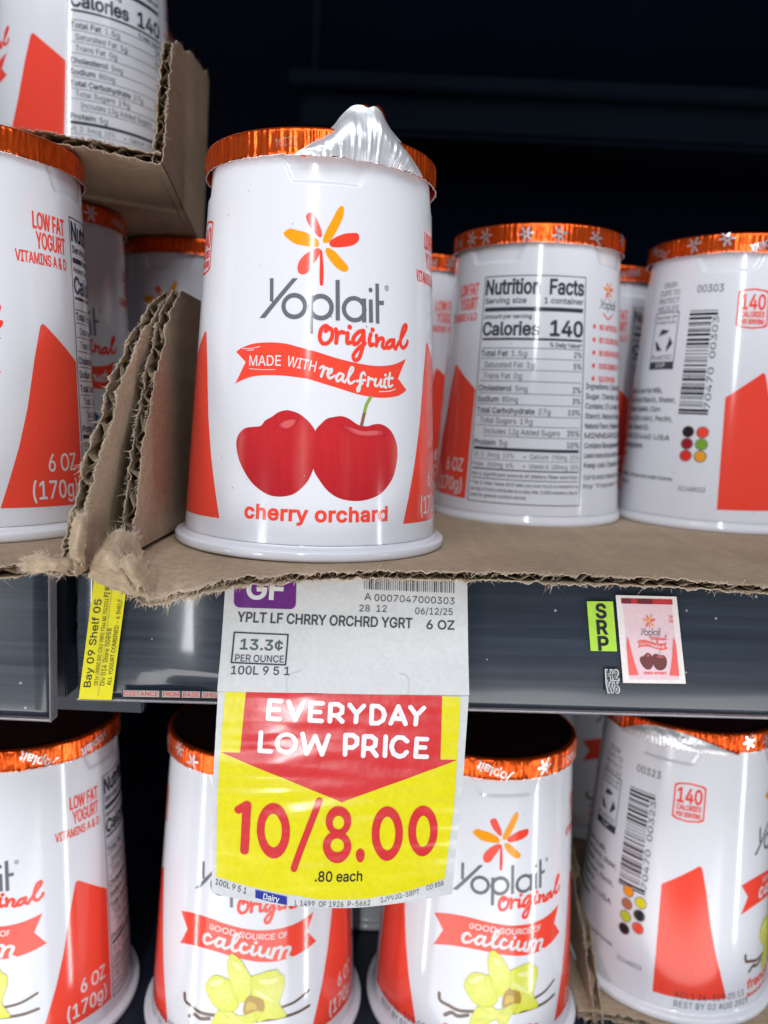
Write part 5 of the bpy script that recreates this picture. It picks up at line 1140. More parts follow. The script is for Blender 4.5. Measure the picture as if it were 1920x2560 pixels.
def make_lid(parent, seed, flap=None, hang=1.0):
    rnd = random.Random(seed)
    NS = 900
    n_r = 112
    ridges = []
    for k in range(n_r):
        ridges.append((2 * pi * (k + rnd.uniform(-.3, .3)) / n_r, rnd.uniform(.009, .018), rnd.uniform(.1, 1.0), rnd.uniform(0, 1)))
    amp = [0.0] * NS
    low = [0.0] * NS
    for a, w, s, q in ridges:
        for d in range(-9, 10):
            k = int(a / (2 * pi) * NS) + d
            x = (2 * pi * k / NS - a) / w
            g = s * exp(-x * x)
            amp[k % NS] = max(amp[k % NS], g)
            low[k % NS] = max(low[k % NS], g * q)
    zs = [ZL1, ZL1 - 0.12, ZL1 - 0.5, ZL1 - 1.1, ZL1 - 2.2, ZL1 - 3.4, ZL1 - 4.6, ZL1 - 5.4, ZL0 + 0.25, ZL0, ZL0 + 0.02]
    rs = [RL - 1.1, RL - 0.55, RL - 0.1, RL, RL + .02, RL + .03, RL + .04, RL + .05, RL + .1, RL + .32, RL + .02]
    V, T = [], []
    for i, (z, r) in enumerate(zip(zs, rs)):
        for s in range(NS):
            th = 2 * pi * s / NS
            p = 0.15 if i == 1 else (0.6 if i == 2 else (1.0 if i >= 3 else 0.0))
            g = amp[s] * (0.55 + 0.8 * max(-0.5, n1(th * 4.3, seed + 8))) * p * (1 if i < 6 else 0.5 + 0.5 * low[s])
            rr = r + 0.48 * g - 0.1 * p + 0.20 * p * n1(th * 9, seed) + 0.16 * p * noise.noise(Vector((th * 34, z * 0.9, seed)))
            zz = z
            if i >= 7:
                zz += 0.16 * n1(th * 26, seed + 3) - (0.25 * hang * n1(th * 3.1, seed + 5) if i >= 8 else 0)
            V.append((rr * sin(th), -rr * cos(th), zz))
            T.append(SILVER if i >= 9 else ORANGE)
    Fc = []
    def in_gap(th):
        if not flap or True:
            return False
        d = (th - flap[0]) % (2 * pi)
        return d < flap[1] - flap[0]
    for i in range(len(zs) - 1):
        for s in range(NS):
            if in_gap(2 * pi * (s + .5) / NS) and i >= 1:
                continue
            a, b = i * NS + s, i * NS + (s + 1) % NS
            Fc.append([a, a + NS, b + NS, b])
    # flat top with a shallow raised rim and soft wrinkles
    k0 = len(V)
    tr = [27.0, 26.2, 24, 20, 15, 9, 4, 0.01]
    for i, r in enumerate(tr):
        for s in range(NS):
            th = 2 * pi * s / NS
            zz = ZL1 - (0.0 if i == 0 else 0.5) + (0.12 * noise.noise(Vector((r * sin(th) * .12, r * cos(th) * .12, seed))) if i else 0)
            V.append((r * sin(th), -r * cos(th), zz))
            T.append(ORANGE)
    for s in range(NS):
        a, b = s, (s + 1) % NS
        Fc.append([b, k0 + b, k0 + a, a])
    for i in range(len(tr) - 1):
        for s in range(NS):
            a, b = k0 + i * NS + s, k0 + i * NS + (s + 1) % NS
            Fc.append([b, b + NS, a + NS, a])
    # white lettering and flowers printed on the foil, running over the rim
    A = Art()
    seq = random.Random(seed * 3 + 1)
    wh = (0.92, 0.88, 0.88)
    if flap and lean_code(flap):
        A.text('E820 1104', (-3.2, 92.6), (-11.6, 92.3), 1.9, (0.85, 0.62, 0.5), 1, 0.2)
    else:
        u = -94.0 + seq.uniform(0, 10)
        while u < 86 and seed != 14:
            if seq.random() < 0.55:
                w = seq.uniform(8.5, 11)
                tl = seq.uniform(-2.4, 2.4)
                A.text('yoplait', (u + w, 92.3 + tl), (u, 92.3 - tl), 2.7, wh, 1, 1.2)
                u += w + seq.uniform(4, 13)
            else:
                zc = seq.uniform(90.6, 93.4)
                for q in range(6):
                    a = pi * q / 3 + seq.uniform(0, .3)
                    A.stroke([(u + 0.7 * cos(a), zc + 0.7 * sin(a)), (u + 2.3 * cos(a), zc + 2.3 * sin(a))], 0.7, wh, 1)
                u += seq.uniform(6, 15)
    A.t = [q for q in A.t if min(p[1] for p in q[0]) > 88.9]
    def lid_point(u, z, h):
        th = u / 30.0
        r = RL + 0.15 + h
        z = min(z, ZL1 - 0.1)
        if z > ZL1 - 1.1:
            r -= (z - ZL1 + 1.1) ** 2 * 0.35
        return (r * sin(th), -r * cos(th), z), (sin(th), -cos(th), 0)
    if flap:
        A.t = [q for q in A.t if not flap[0] < q[0][0][0] / 30.0 < flap[1]]
    v, n, f, t = A.build(lid_point, 0.8)
    k = len(V)
    V += v
    Fc += [[i + k for i in q] for q in f]
    T += t
    lid = make('foil_lid', V, Fc, M_FOIL, parent, vtint=T)
    lid.data.materials.append(M_FOILTOP)
    for p in lid.data.polygons:
        if all(k0 <= q < k for q in p.vertices):
            p.material_index = 1
    if flap:
        make_flap(lid, flap, seed)
    return lid

def make_flap(parent, flap, seed):
    """the peeled piece of foil: silver underside facing out, orange outside behind it"""
    a0, a1, prof, lean = flap
    NA, NT = 220, 14
    P = spline([(radians(a), h) for a, h in prof], False, 12)
    def top(th):
        for i in range(len(P) - 1):
            if P[i][0] <= th <= P[i + 1][0]:
                t = (th - P[i][0]) / max(1e-6, P[i + 1][0] - P[i][0])
                return P[i][1] + (P[i + 1][1] - P[i][1]) * t
        return P[-1][1] if th > P[-1][0] else P[0][1]
    V, T, Fc = [], [], []
    lo, hi = P[0][0], P[-1][0]
    for side in (0, 1):
        for i in range(NA + 1):
            f = i / NA
            th = lo + (hi - lo) * f
            h = top(th)
            z0 = ZL0 - 0.25 + 0.3 * n1(th * 14, seed + 9) * 0.6
            hh = max(0.15, h - z0)
            big = smooth(0, 8, hh)
            for j in range(NT + 1):
                t = j / NT
                tp = th + 0.30 * t * (radians(17) - th)
                pleat = sin(tp * 98 + 2.0 * n1(tp * 9, seed)) * 0.6 + 0.4 * sin(tp * 157 + 3 * n1(tp * 5, seed + 2))
                rr = RL + 0.95 + lean * (0.9 * sin(pi * min(1, t * 1.1)) * big - 2.2 * t * t * big) + 0.24 * pleat * (1 - t) ** 1.3 * (0.35 + 0.65 * big)
                rr += 0.45 * big * n1(th * 6 + t * 2, seed + 4)
                if side:
                    rr -= 0.09
                fan = th + (radians(26) - th) * 0.03 * t * big if lean > 0.5 else th
                zj = 0.22 * n1(th * 30, seed + 12) * (1 - t)
                V.append((rr * sin(fan), -rr * cos(fan), z0 + zj + hh * t))
                T.append(ORANGE if side else SILVER)
    def q(s, i, j):
        return s * (NA + 1) * (NT + 1) + i * (NT + 1) + j
    for i in range(NA):
        for j in range(NT):
            Fc.append([q(0, i, j), q(0, i + 1, j), q(0, i + 1, j + 1), q(0, i, j + 1)])
            Fc.append([q(1, i, j + 1), q(1, i + 1, j + 1), q(1, i + 1, j), q(1, i, j)])
    # orange outside running back from the crest to the lid
    k0 = len(V)
    NB = 10
    for i in range(NA + 1):
        c = V[q(1, i, NT)]
        th = lo + (hi - lo) * i / NA
        for j in range(NB + 1):
            t = j / NB
            r0 = sqrt(c[0] ** 2 + c[1] ** 2)
            r = r0 * (1 - t) + 8.0 * t
            an = math.atan2(c[0], -c[1]) + radians(13) * sin(pi * t)
            lift = max(0.0, c[2] - ZL1)
            z = (c[2]) * (1 - smooth(0, 1, t)) + (ZL1 - 0.2) * smooth(0, 1, t) + 0.5 * lift * sin(pi * min(1, t * 1.6)) * (1 - t) + 0.3 * n1(th * 20 + t, seed + 6) * t * (1 - t)
            V.append((r * sin(an), -r * cos(an), z))
            T.append(ORANGE)
    for i in range(NA):
        for j in range(NB):
            a = k0 + i * (NB + 1) + j
            Fc.append([a, a + NB + 1, a + NB + 2, a + 1])
    o = make('peeled_flap', V, Fc, M_FOIL, parent, vtint=T)
    o.data.materials.append(M_SILVER)
    for p in o.data.polygons:
        if T[p.vertices[0]] is SILVER:
            p.material_index = 1
    return o

def make_cup(kind, label, loc, rot, seed, group, flap=None, tilt=(0, 0), small=False):
    t = thing('yogurt_cup', label, 'yogurt cup', loc, (tilt[0], tilt[1], rot), group)
    if kind in _bodies:
        c = _bodies[kind].copy()
        COL.objects.link(c)
        c.parent = t
        b = _bodies['rim'].copy()
        COL.objects.link(b)
        b.parent = t
    else:
        _bodies[kind] = make_body(t, kind)
        if 'rim' in _bodies:
            b = _bodies['rim'].copy()
            COL.objects.link(b)
            b.parent = t
        else:
            _bodies['rim'] = make_base(t)
    if small:
        old = [q for q in t.children if q.name.startswith('base_rim')][0]
        bpy.data.objects.remove(old)
        make_base(t, True)
    if flap:
        make_lid(t, seed, flap)
    else:
        key = 'lid%d' % (seed % 4)
        if key in _bodies:
            l = _bodies[key].copy()
            COL.objects.link(l)
            l.parent = t
        else:
            _bodies[key] = make_lid(t, seed % 4 + 11)
    return t
_bodies = {}

# ------------------------------------------------------------------ cardboard with torn corrugated edges
def interp(tab, x):
    if x <= tab[0][0]:
        return tab[0][1]
    for (a, va), (b, vb) in zip(tab, tab[1:]):
        if x <= b:
            t = (x - a) / (b - a)
            t = t * t * (3 - 2 * t) * 0.6 + t * 0.4
            return va + (vb - va) * t
    return tab[-1][1]

def board(name, parent, L, depth, fn, seed, T=2.7, lam=5.2, tear=0.9, fibres=13.0, extra=None, step=0.3):
    """corrugated board: fn(a, b, n) -> point; a runs along the torn edge, b away from it, n through the thickness"""
    V, Fc, Tn = [], [], []
    NA = max(4, int(L / step))
    rnd = random.Random(seed)
    def edge(a, s):
        return tear * (0.8 * n1(a * 0.16, seed + s) + 0.65 * n1(a * 0.7, seed + s + 2) + 0.5 * n1(a * 2.3, seed + s + 4) + 0.25 * n1(a * 5.1, seed + s + 6)) + (extra(a, s) if extra else 0.0)
    bs = [0, 0.25, 0.8, 2, 5, 11, 22, 45, 90, 160, 260]
    bs = [b for b in bs if b < depth * 0.9] + [depth]
    th = 0.22
    def col(b, w):
        k = exp(-b / 0.5)
        g = 1 + 0.12 * w
        return tuple((KRAFT[i] * (1 - k) + FIBRE[i] * 0.85 * k) * g for i in range(3))
    for s, nout, nin in ((0, 0.0, th), (1, T, T - th)):
        base = len(V)
        rows = [('o', b) for b in reversed(bs)] + [('i', b) for b in bs]
        for kind, b in rows:
            for i in range(NA + 1):
                a = L * i / NA
                e = edge(a, s)
                bb = e + b * (1 - e / depth) if b else e
                nn = nout if kind == 'o' else nin
                curl = exp(-b / 0.9) * (0.75 * n1(a * 0.45, seed + 11 + s) + 0.45 * n1(a * 1.6, seed + 13 + s))
                nn += curl
                V.append(fn(a, bb, nn))
                Tn.append(col(b, n1(a * 0.3, seed + b)))
        R = len(rows)
        for r in range(R - 1):
            for i in range(NA):
                p = base + r * (NA + 1) + i
                q = [p, p + 1, p + NA + 2, p + NA + 1]
                Fc.append(q if s == 0 else q[::-1])
    # the fluted middle sheet, crushed and torn a little further back
    base = len(V)
    mb = [0, 0.5, 1.5, 4, 10, 25]
    NM = int(L / 0.3)
    for b in mb:
        for i in range(NM + 1):
            a = L * i / NM
            ph = 2 * pi * a / lam + 2.2 * n1(a * 0.22, seed + 20)
            crush = 0.62 + 0.38 * n1(a * 0.35, seed + 21)
            crush = max(0.2, min(1.0, crush + 0.1 + 0.5 * n1(a * 0.8, seed + 27))) if b < 3 else 0.95
            n = T / 2 + (T / 2 - th) * sin(ph) * crush + 0.15 * n1(a * 1.7, seed + 22)
            e = 0.35 + 1.2 * tear * (n1(a * 0.4, seed + 23) + 0.4 * n1(a * 1.9, seed + 24))
            V.append(fn(a, e + b, n))
            Tn.append(col(b + 0.2, 0))
    for r in range(len(mb) - 1):
        for i in range(NM):
            p = base + r * (NM + 1) + i
            Fc.append([p, p + 1, p + NM + 2, p + NM + 1])
    # paper fibres standing out of the tear
    nf = int(L * fibres)
    for k in range(nf):
        a = rnd.uniform(0, L)
        dens = n1(a * 0.22, seed + 31) + 0.3
        if rnd.random() > 0.22 + 1.1 * max(0.0, dens):
            continue
        s = rnd.random() < 0.5
        long = rnd.random() < 0.16
        ln = rnd.uniform(0.4, 1.2) * (1 + max(0.0, dens)) * (1.9 if long else 1.0)
        b0 = edge(a, 0 if s else 1) + rnd.uniform(-0.1, 0.4)
        n0 = (rnd.uniform(-0.05, 0.5) if s else T - rnd.uniform(-0.05, 0.5))
        da, dn = rnd.uniform(-0.8, 0.8), rnd.uniform(-0.8, 0.5) if s else rnd.uniform(-0.5, 0.8)
        w = rnd.uniform(0.03, 0.075) * (1.6 if not long else 1.0)
        cv = rnd.uniform(-0.5, 0.5)
        base = len(V)
        for j, t in enumerate((0, 0.45, 1.0)):
            aa = a + da * ln * t + cv * ln * t * t
            bb = b0 - ln * t * (1 - 0.3 * t)
            nn = n0 + dn * ln * t * t
            ww = w * (1 - 0.75 * t)
            V.append(fn(aa - ww, bb, nn))
            V.append(fn(aa + ww, bb, nn + ww))
            Tn += [tuple(c * rnd.uniform(0.85, 1.1) for c in FIBRE)] * 2
        Fc.append([base, base + 1, base + 3, base + 2])
        Fc.append([base + 2, base + 3, base + 5, base + 4])
    return make(name, V, Fc, M_CARD, parent, vtint=Tn)

def tuft(V, Fc, Tn, fnp, count, rnd, ln=(0.5, 1.6)):
    for k in range(count):
        p, d = fnp(rnd)
        l = rnd.uniform(*ln)
        side = Vector((rnd.uniform(-1, 1), rnd.uniform(-.3, .3), rnd.uniform(-1, 1))).normalized()
        w = rnd.uniform(0.03, 0.08)
        b = len(V)
        c = tuple(x * rnd.uniform(0.85, 1.1) for x in FIBRE)
        bend = Vector((rnd.uniform(-1, 1), rnd.uniform(-1, 1), rnd.uniform(-1, 1))) * 0.4
        for t in (0, .5, 1):
            q = p + d * l * t + bend * l * t * t
            ww = w * (1 - .75 * t)
            V += [tuple(q - side * ww), tuple(q + side * ww)]
            Tn += [c, c]
        Fc += [[b, b + 1, b + 3, b + 2], [b + 2, b + 3, b + 5, b + 4]]

def crumple(name, parent, grid, seed, amp=0.8, N=46, T=0.5, edge_f=260):
    """a crushed flap of torn liner: smooth surface through a 4 x 4 net of points, wrinkled, with fibres round its rim"""
    def cr(p, t):
        n = len(p) - 1
        x = t * n
        i = min(int(x), n - 1)
        f = x - i
        q = [p[max(i - 1, 0)], p[i], p[i + 1], p[min(i + 2, n)]]
        return 0.5 * ((2 * q[1]) + (q[2] - q[0]) * f + (2 * q[0] - 5 * q[1] + 4 * q[2] - q[3]) * f * f + (3 * q[1] - q[0] - 3 * q[2] + q[3]) * f ** 3)
    G = [[Vector(p) for p in r] for r in grid]
    P = []
    for i in range(N + 1):
        row = []
        for j in range(N + 1):
            p = cr([cr(r, j / N) for r in G], i / N)
            q = p * 0.22
            w = Vector((noise.noise(q + Vector((seed, 0, 0))), noise.noise(q + Vector((0, seed, 5))) * 1.4, noise.noise(q + Vector((3, 0, seed)))))
            q2 = p * 0.7
            w2 = Vector((noise.noise(q2 + Vector((seed, 2, 0))), noise.noise(q2 + Vector((0, seed, 9))), noise.noise(q2 + Vector((7, 0, seed)))))
            e = min(i, N - i, j, N - j)
            jag = 0.6 * noise.noise(p * 1.3 + Vector((0, 0, seed))) if e < 2 else 0
            cz = 1 - abs(noise.noise(p * 0.28 + Vector((seed, seed, 0)))) * 2.4
            row.append(p + w * amp + w2 * amp * 0.4 + Vector((0, -1.1 * amp * max(-0.5, cz), 0)) + Vector((jag, 0, jag)))
        P.append(row)
    V, Tn, Fc = [], [], []
    for off in (0, T):
        for i in range(N + 1):
            for j in range(N + 1):
                p = P[i][j] + Vector((0, off, 0))
                V.append(tuple(p))
                e = min(i, N - i, j, N - j)
                k = exp(-e / 1.5)
                Tn.append(tuple((KRAFT[c] * (1.05 + 0.25 * noise.noise(p * 0.5)) * (1 - k) + FIBRE[c] * 0.85 * k) for c in range(3)))
    M = (N + 1) * (N + 1)
    for i in range(N):
        for j in range(N):
            a = i * (N + 1) + j
            Fc.append([a, a + 1, a + N + 2, a + N + 1])
            Fc.append([M + a + N + 1, M + a + N + 2, M + a + 1, M + a])
    ring = [(0, j) for j in range(N + 1)] + [(i, N) for i in range(N + 1)] + [(N, j) for j in range(N, -1, -1)] + [(i, 0) for i in range(N, -1, -1)]
    for (i, j), (k, l) in zip(ring, ring[1:]):
        if (i, j) != (k, l):
            a, b = i * (N + 1) + j, k * (N + 1) + l
            Fc.append([a, a + M, b + M, b])
    rnd = random.Random(seed)
    ctr = sum((P[N // 2][N // 2] for _ in (0,)), Vector())
    def fnp(r):
        i, j = ring[r.randrange(len(ring))]
        p = P[i][j]
        return p, ((p - ctr).normalized() + Vector((0, -.4, 0))).normalized()
    tuft(V, Fc, Tn, fnp, edge_f, rnd)
    def fnq(r):
        i, j = r.randrange(N), r.randrange(N)
        return P[i][j], Vector((r.uniform(-1, 1), -0.35, r.uniform(-1, 1))).normalized()
    tuft(V, Fc, Tn, fnq, edge_f // 3, rnd, (0.3, 0.8))
    return make(name, V, Fc, M_CARD, parent, vtint=Tn)

# right-hand tray of the middle shelf
tray = thing('cardboard_tray', 'torn brown corrugated tray under the cherry cup and the two cups right of it', 'cardboard tray', (0, 0, 0), group='torn cardboard trays')
EDGE_R = [(-58, 171), (-50, 168), (-44, 167), (-36, 166), (-25, 167), (-10, 170.5), (1, 172.5), (15, 174.5), (30, 176), (57, 177.5), (84, 175.5), (120, 176), (200, 177)]
DROOP_R = [(-58, -4.5), (-52, -6.0), (-47, -7.2), (-42, -5.2), (-36, -3.2), (-28, -1.6), (-18, -0.7), (-6, -0.15), (6, 0), (200, 0)]
def floor_r(a, b, n):
    x = -58 + a
    return (x, interp(EDGE_R, x) + b, -n + interp(DROOP_R, x) * exp(-max(b, -1) / 6.0))
def tongue(a, s):
    x = a - 58
    return -1.9 * exp(-((x - 42) / 7.0) ** 2) - 0.8 * exp(-((x - 66) / 6.0) ** 2) if s == 1 else 0.0
board('tray_floor', tray, 250, 300, floor_r, 5, T=2.0, lam=4.8, extra=tongue)
WALL_R = [(1.0, 173.5), (6, 176.5), (22, 183), (38, 193), (50, 203), (57, 209.5), (64, 221)]
def wall_r(a, b, n):
    z = a + 1.0
    return (-55.6 - n - 0.025 * (z - 20) + 0.012 * b, interp(WALL_R, z) + b, z)
board('tray_wall', tray, 63, 95, wall_r, 9, T=2.6, lam=5.6, tear=1.0)
crumple('crushed_corner', tray, [ [(-58.0, 166.0, 5.6), (-54.2, 164.0, 7.7), (-52.6, 168.0, 6.8), (-52.9, 174.0, 4.5)],
    [(-59.8, 164.0, 2.1), (-54.9, 160.0, 4.8), (-52.4, 163.0, 4.1), (-51.6, 172.0, 0.5)],
    [(-60.6, 164.0, -0.9), (-55.8, 159.5, 1.0), (-51.9, 160.0, 0.3), (-50.2, 169.0, -2.8)],
    [(-59.5, 165.0, -3.6), (-54.7, 162.0, -2.8), (-50.7, 161.0, -3.5), (-48.8, 166.0, -4.2)],
    [(-54.8, 166.0, -5.4), (-51.4, 164.5, -6.0), (-48.8, 163.5, -6.5), (-47.8, 165.0, -5.9)] ], 21, 0.55, edge_f=150)
crumple('torn_liner', tray, [ [(-52.4, 158.5, 3.0), (-50.0, 157.5, 4.1), (-48.8, 160.0, 3.1), (-49.6, 167.0, 0.4)],
    [(-52.4, 158.0, 1.5), (-49.5, 156.5, 2.1), (-48.3, 159.5, 1.1), (-48.9, 166.0, -1.4)],
    [(-51.4, 158.5, -0.5), (-49.0, 157.5, -0.3), (-48.0, 160.0, -1.3), (-48.5, 165.5, -3.3)],
    [(-49.6, 160.0, -3.4), (-48.5, 160.0, -3.3), (-47.9, 161.5, -3.9), (-48.1, 164.5, -5.1)] ], 33, 0.45, 36, 0.4, 90)

# left-hand tray of the middle shelf
tray_l = thing('cardboard_tray', 'torn brown corrugated tray at left under the cups beside the standing double wall', 'cardboard tray', (0, 0, 0), group='torn cardboard trays')
EDGE_L = [(-200, 160), (-90, 160), (-78, 159.5), (-70, 164), (-62, 166)]
def floor_l(a, b, n):
    x = -62 - a
    return (x, interp(EDGE_L, x) + b, -n + 0.8 * n1(x * .12, 3) * exp(-max(b, -1) / 5))
board('tray_floor', tray_l, 130, 300, floor_l, 15, tear=1.1)
WALL_L = [(-1.0, 157.5), (5, 159), (18, 167), (35, 180.5), (48, 194.5), (58, 211), (64, 224)]
def wall_l(a, b, n):
    z = a - 1.0
    return (-60.6 - n + 0.02 * (z - 20) - 0.5 * n1(z * .1, 8), interp(WALL_L, z) + b, z)
board('tray_wall', tray_l, 65, 110, wall_l, 19, T=2.8, lam=5.8, tear=1.1)
crumple('crushed_corner', tray_l, [ [(-61.3, 158.0, 11.1), (-59.9, 157.0, 11.9), (-59.0, 157.0, 11.4), (-59.3, 159.0, 9.9)],
    [(-61.6, 157.5, 8.0), (-59.7, 155.5, 9.0), (-58.9, 156.0, 8.3), (-59.4, 159.0, 6.6)],
    [(-61.7, 157.5, 4.9), (-60.0, 155.5, 5.6), (-59.2, 156.0, 5.0), (-59.6, 159.5, 3.3)],
    [(-62.4, 160.0, 1.7), (-61.2, 159.0, 1.4), (-60.2, 159.0, 1.5), (-60.2, 161.0, 1.3)] ], 41, 0.5, 34, 0.4, 110)
crumple('torn_liner', tray_l, [ [(-62.2, 160.0, 2.8), (-64.6, 159.0, 2.6), (-67.4, 158.0, 3.2), (-72.3, 160.0, 2.1)],
    [(-61.5, 159.0, 1.7), (-63.6, 156.5, 1.8), (-67.1, 156.5, 1.9), (-72.2, 159.0, 0.6)],
    [(-62.2, 159.0, 0.0), (-63.9, 157.0, 0.1), (-67.1, 157.0, -0.2), (-71.3, 159.5, -0.8)] ], 47, 0.6, 34, 0.4, 220)

# upper tray standing on the lids of the left cups
tray_u = thing('cardboard_tray', 'torn brown corrugated tray stacked on the orange lids of the cups at upper left', 'cardboard tray', (0, 0, 0), group='torn cardboard trays')
EDGE_U = [(-220, 196), (-110, 199), (-88, 205.5), (-78, 209), (-70, 213), (-62, 217.5)]
def floor_u(a, b, n):
    x = -61.5 - a
    return (x - 0.14 * min(b, 118), interp(EDGE_U, x) + min(b, 118), 98.2 - n - 0.6 * exp(-((x + 66) / 6) ** 2) * exp(-max(b, -1) / 5))
board('tray_floor', tray_u, 130, 250, floor_u, 25, tear=1.0)
WALL_U = [(95.4, 217.5), (108, 222), (125, 227), (129, 229.5), (133, 237), (141, 264), (160, 326)]
def wall_u(a, b, n):
    z = 95.4 + a
    y = min(interp(WALL_U, z) + b, 336)
    return (-61.0 - n + 0.02 * (z - 95) - 0.14 * (y - 217), y, z)
board('tray_wall', tray_u, 64.6, 240, wall_u, 29, T=2.7, lam=5.4, tear=1.0)

# lower right tray
LOW = -158.8
tray_b = thing('cardboard_tray', 'torn brown corrugated tray on the lower shelf under the cup with barcode at right', 'cardboard tray', (0, 0, 0), group='torn cardboard trays')
EDGE_B = [(60, 240), (80, 238), (100, 233), (180, 231)]
def floor_b(a, b, n):
    x = 70 + a
    return (x, interp(EDGE_B, x) + b, LOW + 3.6 - n)
board('tray_floor', tray_b, 110, 300, floor_b, 35, tear=1.0)
WALL_B = [(LOW + 1, 236), (LOW + 4, 238.5), (LOW + 17, 254), (LOW + 26, 272), (LOW + 31, 287), (LOW + 36, 300)]
def wall_b(a, b, n):
    z = LOW + 1 + a
    return (77.5 - n - 0.03 * b, interp(WALL_B, z) + b, z)
board('tray_wall', tray_b, 34, 180, wall_b, 39, T=2.8, lam=5.6, tear=1.1)

# ------------------------------------------------------------------ shelves, rails and the cooler
def struct(name, geo, mat):
    o = make(name, geo[0], geo[1], mat, smooth=False)
    o['kind'] = 'structure'
    return o
struct('back_wall', box_geo(-900, 900, 560, 580, -500, 900), M_COOLER)
struct('ceiling', box_geo(-900, 900, 60, 560, 520, 540), M_COOLER)
struct('floor', box_geo(-2500, 2500, -3200, 150, -1320, -1300), plain('pale_store_floor', (0.42, 0.41, 0.40), 0.35, var=0.06))
struct('middle_shelf', box_geo(-600, 600, 205, 556, -9, -3.2, 0.8), M_DARK)
struct('lower_shelf', box_geo(-600, 600, 205, 556, LOW - 9, LOW - 0.3, 0.8), M_DARK)
for k, x in enumerate((-430, -60, 310)):
    make('panel_seam', *box_geo(x, x + 5, 556.5, 559.4, -300, 520, 0.6), M_LEDGE, bpy.data.objects['back_wall'], smooth=False)
duct = thing('air_duct', 'faint grey air duct along the dark back of the cooler above the cups', 'air duct', (0, 0, 0))
make('duct_panel', *box_geo(-60, 420, 500, 552, 196, 226, 3), M_LEDGE, duct, smooth=False)
make('duct_lip', *box_geo(-66, 426, 490, 499.5, 218, 227, 1.5), M_LEDGE, duct, smooth=False)

def rail_y(x):
    return 185.0 + 0.045 * (x + 71)

def rail(name, label, x0, x1, z0, z1, yf):
    r = thing(name, label, 'price rail', (0, 0, 0), group='price rails on the shelf front')
    N = 60
    prof = []
    H = z1 - z0
    for k in range(25):
        t = k / 24
        prof.append((0.0 + 1.3 * (2 * t - 1) ** 2 * 0.6 - 0.5, z1 - H * t))
    V, Fc = [], []
    for i in range(N + 1):
        x = x0 + (x1 - x0) * i / N
        for dy, z in prof:
            bulge = 3.4 * max(0.0, min(1.0, (x + 52) / 13.5)) * (1 - smooth(4, 16, x)) * smooth(-34.0, -29.5, z) * (1 - smooth(-9, -4, z)) if x0 > -100 else 0.0
            V.append((x, yf(x) + dy - bulge + 0.08 * n1(x * .05, z * .01), z))
    n = len(prof)
    for i in range(N):
        for k in range(n - 1):
            a = i * n + k
            Fc.append([a, a + n, a + n + 1, a + 1])
    m = len(V)
    V += [(v[0], v[1] + 2.2, v[2]) for v in V]
    for i in range(N):
        for k in range(n - 1):
            a = m + i * n + k
            Fc.append([a + 1, a + n + 1, a + n, a])
    for k in range(n - 1):
        Fc.append([k + 1, k + m + 1, k + m, k])
        a = N * n + k
        Fc.append([a, a + m, a + m + 1, a + 1])
    for i in range(N):
        a = i * n
        Fc.append([a, a + m, a + n + m, a + n])
        a = i * n + n - 1
        Fc.append([a, a + n, a + n + m, a + m])
    make('rail_face', V, Fc, M_RAIL, r)
    # clear acrylic lip along the bottom
    q = [(-1.0, z0 - 0.12), (-1.2, z0 - 0.4), (-0.9, z0 - 0.75), (1.6, z0 - 0.75), (1.6, z0 - 0.2)]
    V, Fc = [], []
    for i in range(N + 1):
        x = x0 + (x1 - x0) * i / N
        V += [(x, yf(x) + dy, z) for dy, z in q]
    for i in range(N):
        for k in range(5):
            a, b = i * 5 + k, i * 5 + (k + 1) % 5
            Fc.append([a, b, b + 5, a + 5])
    Fc += [[4, 3, 2, 1, 0], [N * 5 + k for k in range(5)]]
    make('bottom_lip', V, Fc, M_LIP, r, smooth=False)
    return r
rail('price_rail', 'long navy price rail behind the yellow and red price tag', -70.9, 330, -36.3, -3.8, rail_y)
rl = rail('price_rail', 'short navy price rail at left without any label', -330, -76.8, -41.3, -3.8, lambda x: 183.5)
V, Fc = box_geo(-76.75, -76.35, 182.0, 186.0, -42.0, -3.8, 0.1)
make('end_edge', V, Fc, M_LIP, rl, smooth=False)
br = thing('shelf_bracket', 'black slotted shelf bracket in the gap between the two price rails', 'shelf bracket', (0, 0, 0))
make('bracket_plate', *box_geo(-92, -60, 200, 204, -46, -3.4, 0.5), M_DARK, br, smooth=False)
make('bracket_rib', *box_geo(-80.5, -77, 193, 200, -40, -3.4, 0.4), M_DARK, br, smooth=False)
for z in (-12, -19, -26):
    make('bracket_slot', *box_geo(-76.5, -72, 197.5, 199.8, z - 3, z + 2.2, 0.4), M_DARK, br, smooth=False)

# ------------------------------------------------------------------ printed tags and stickers
def draw(A, items):
    for it in items:
        k, c, lay = it[:3]
        c = {'red': 'tagred'}.get(c, c)
        if k == 'P':
            A.poly(it[3], c, lay)
        elif k == 'S':
            A.stroke(it[4], it[3], c, lay, smooth=False)
        elif k == 'H':
            A.poly(it[3], c, lay, [it[4]] if it[4] else [])
        elif k == 'T':
            A.text(it[3], it[4], it[5], it[6], c, lay, it[7])

def bil(q, s, t):
    return (q[0] * (1 - s) * (1 - t) + q[1] * s * (1 - t) + q[2] * s * t + q[3] * (1 - s) * t)

TAG_W, TAG_HU, TAG_HL = 56.5, 29.0, 49.0
QU = [Vector(p) for p in ((-35.55, 181.3, -4.69), (19.99, 183.8, -3.47), (22.03, 184.3, -31.74), (-36.89, 181.3, -32.37))]
QL = [Vector(p) for p in ((-36.75, 180.6, -32.12), (21.94, 183.6, -31.49), (19.58, 170.8, -75.1), (-35.27, 167.8, -75.5))]

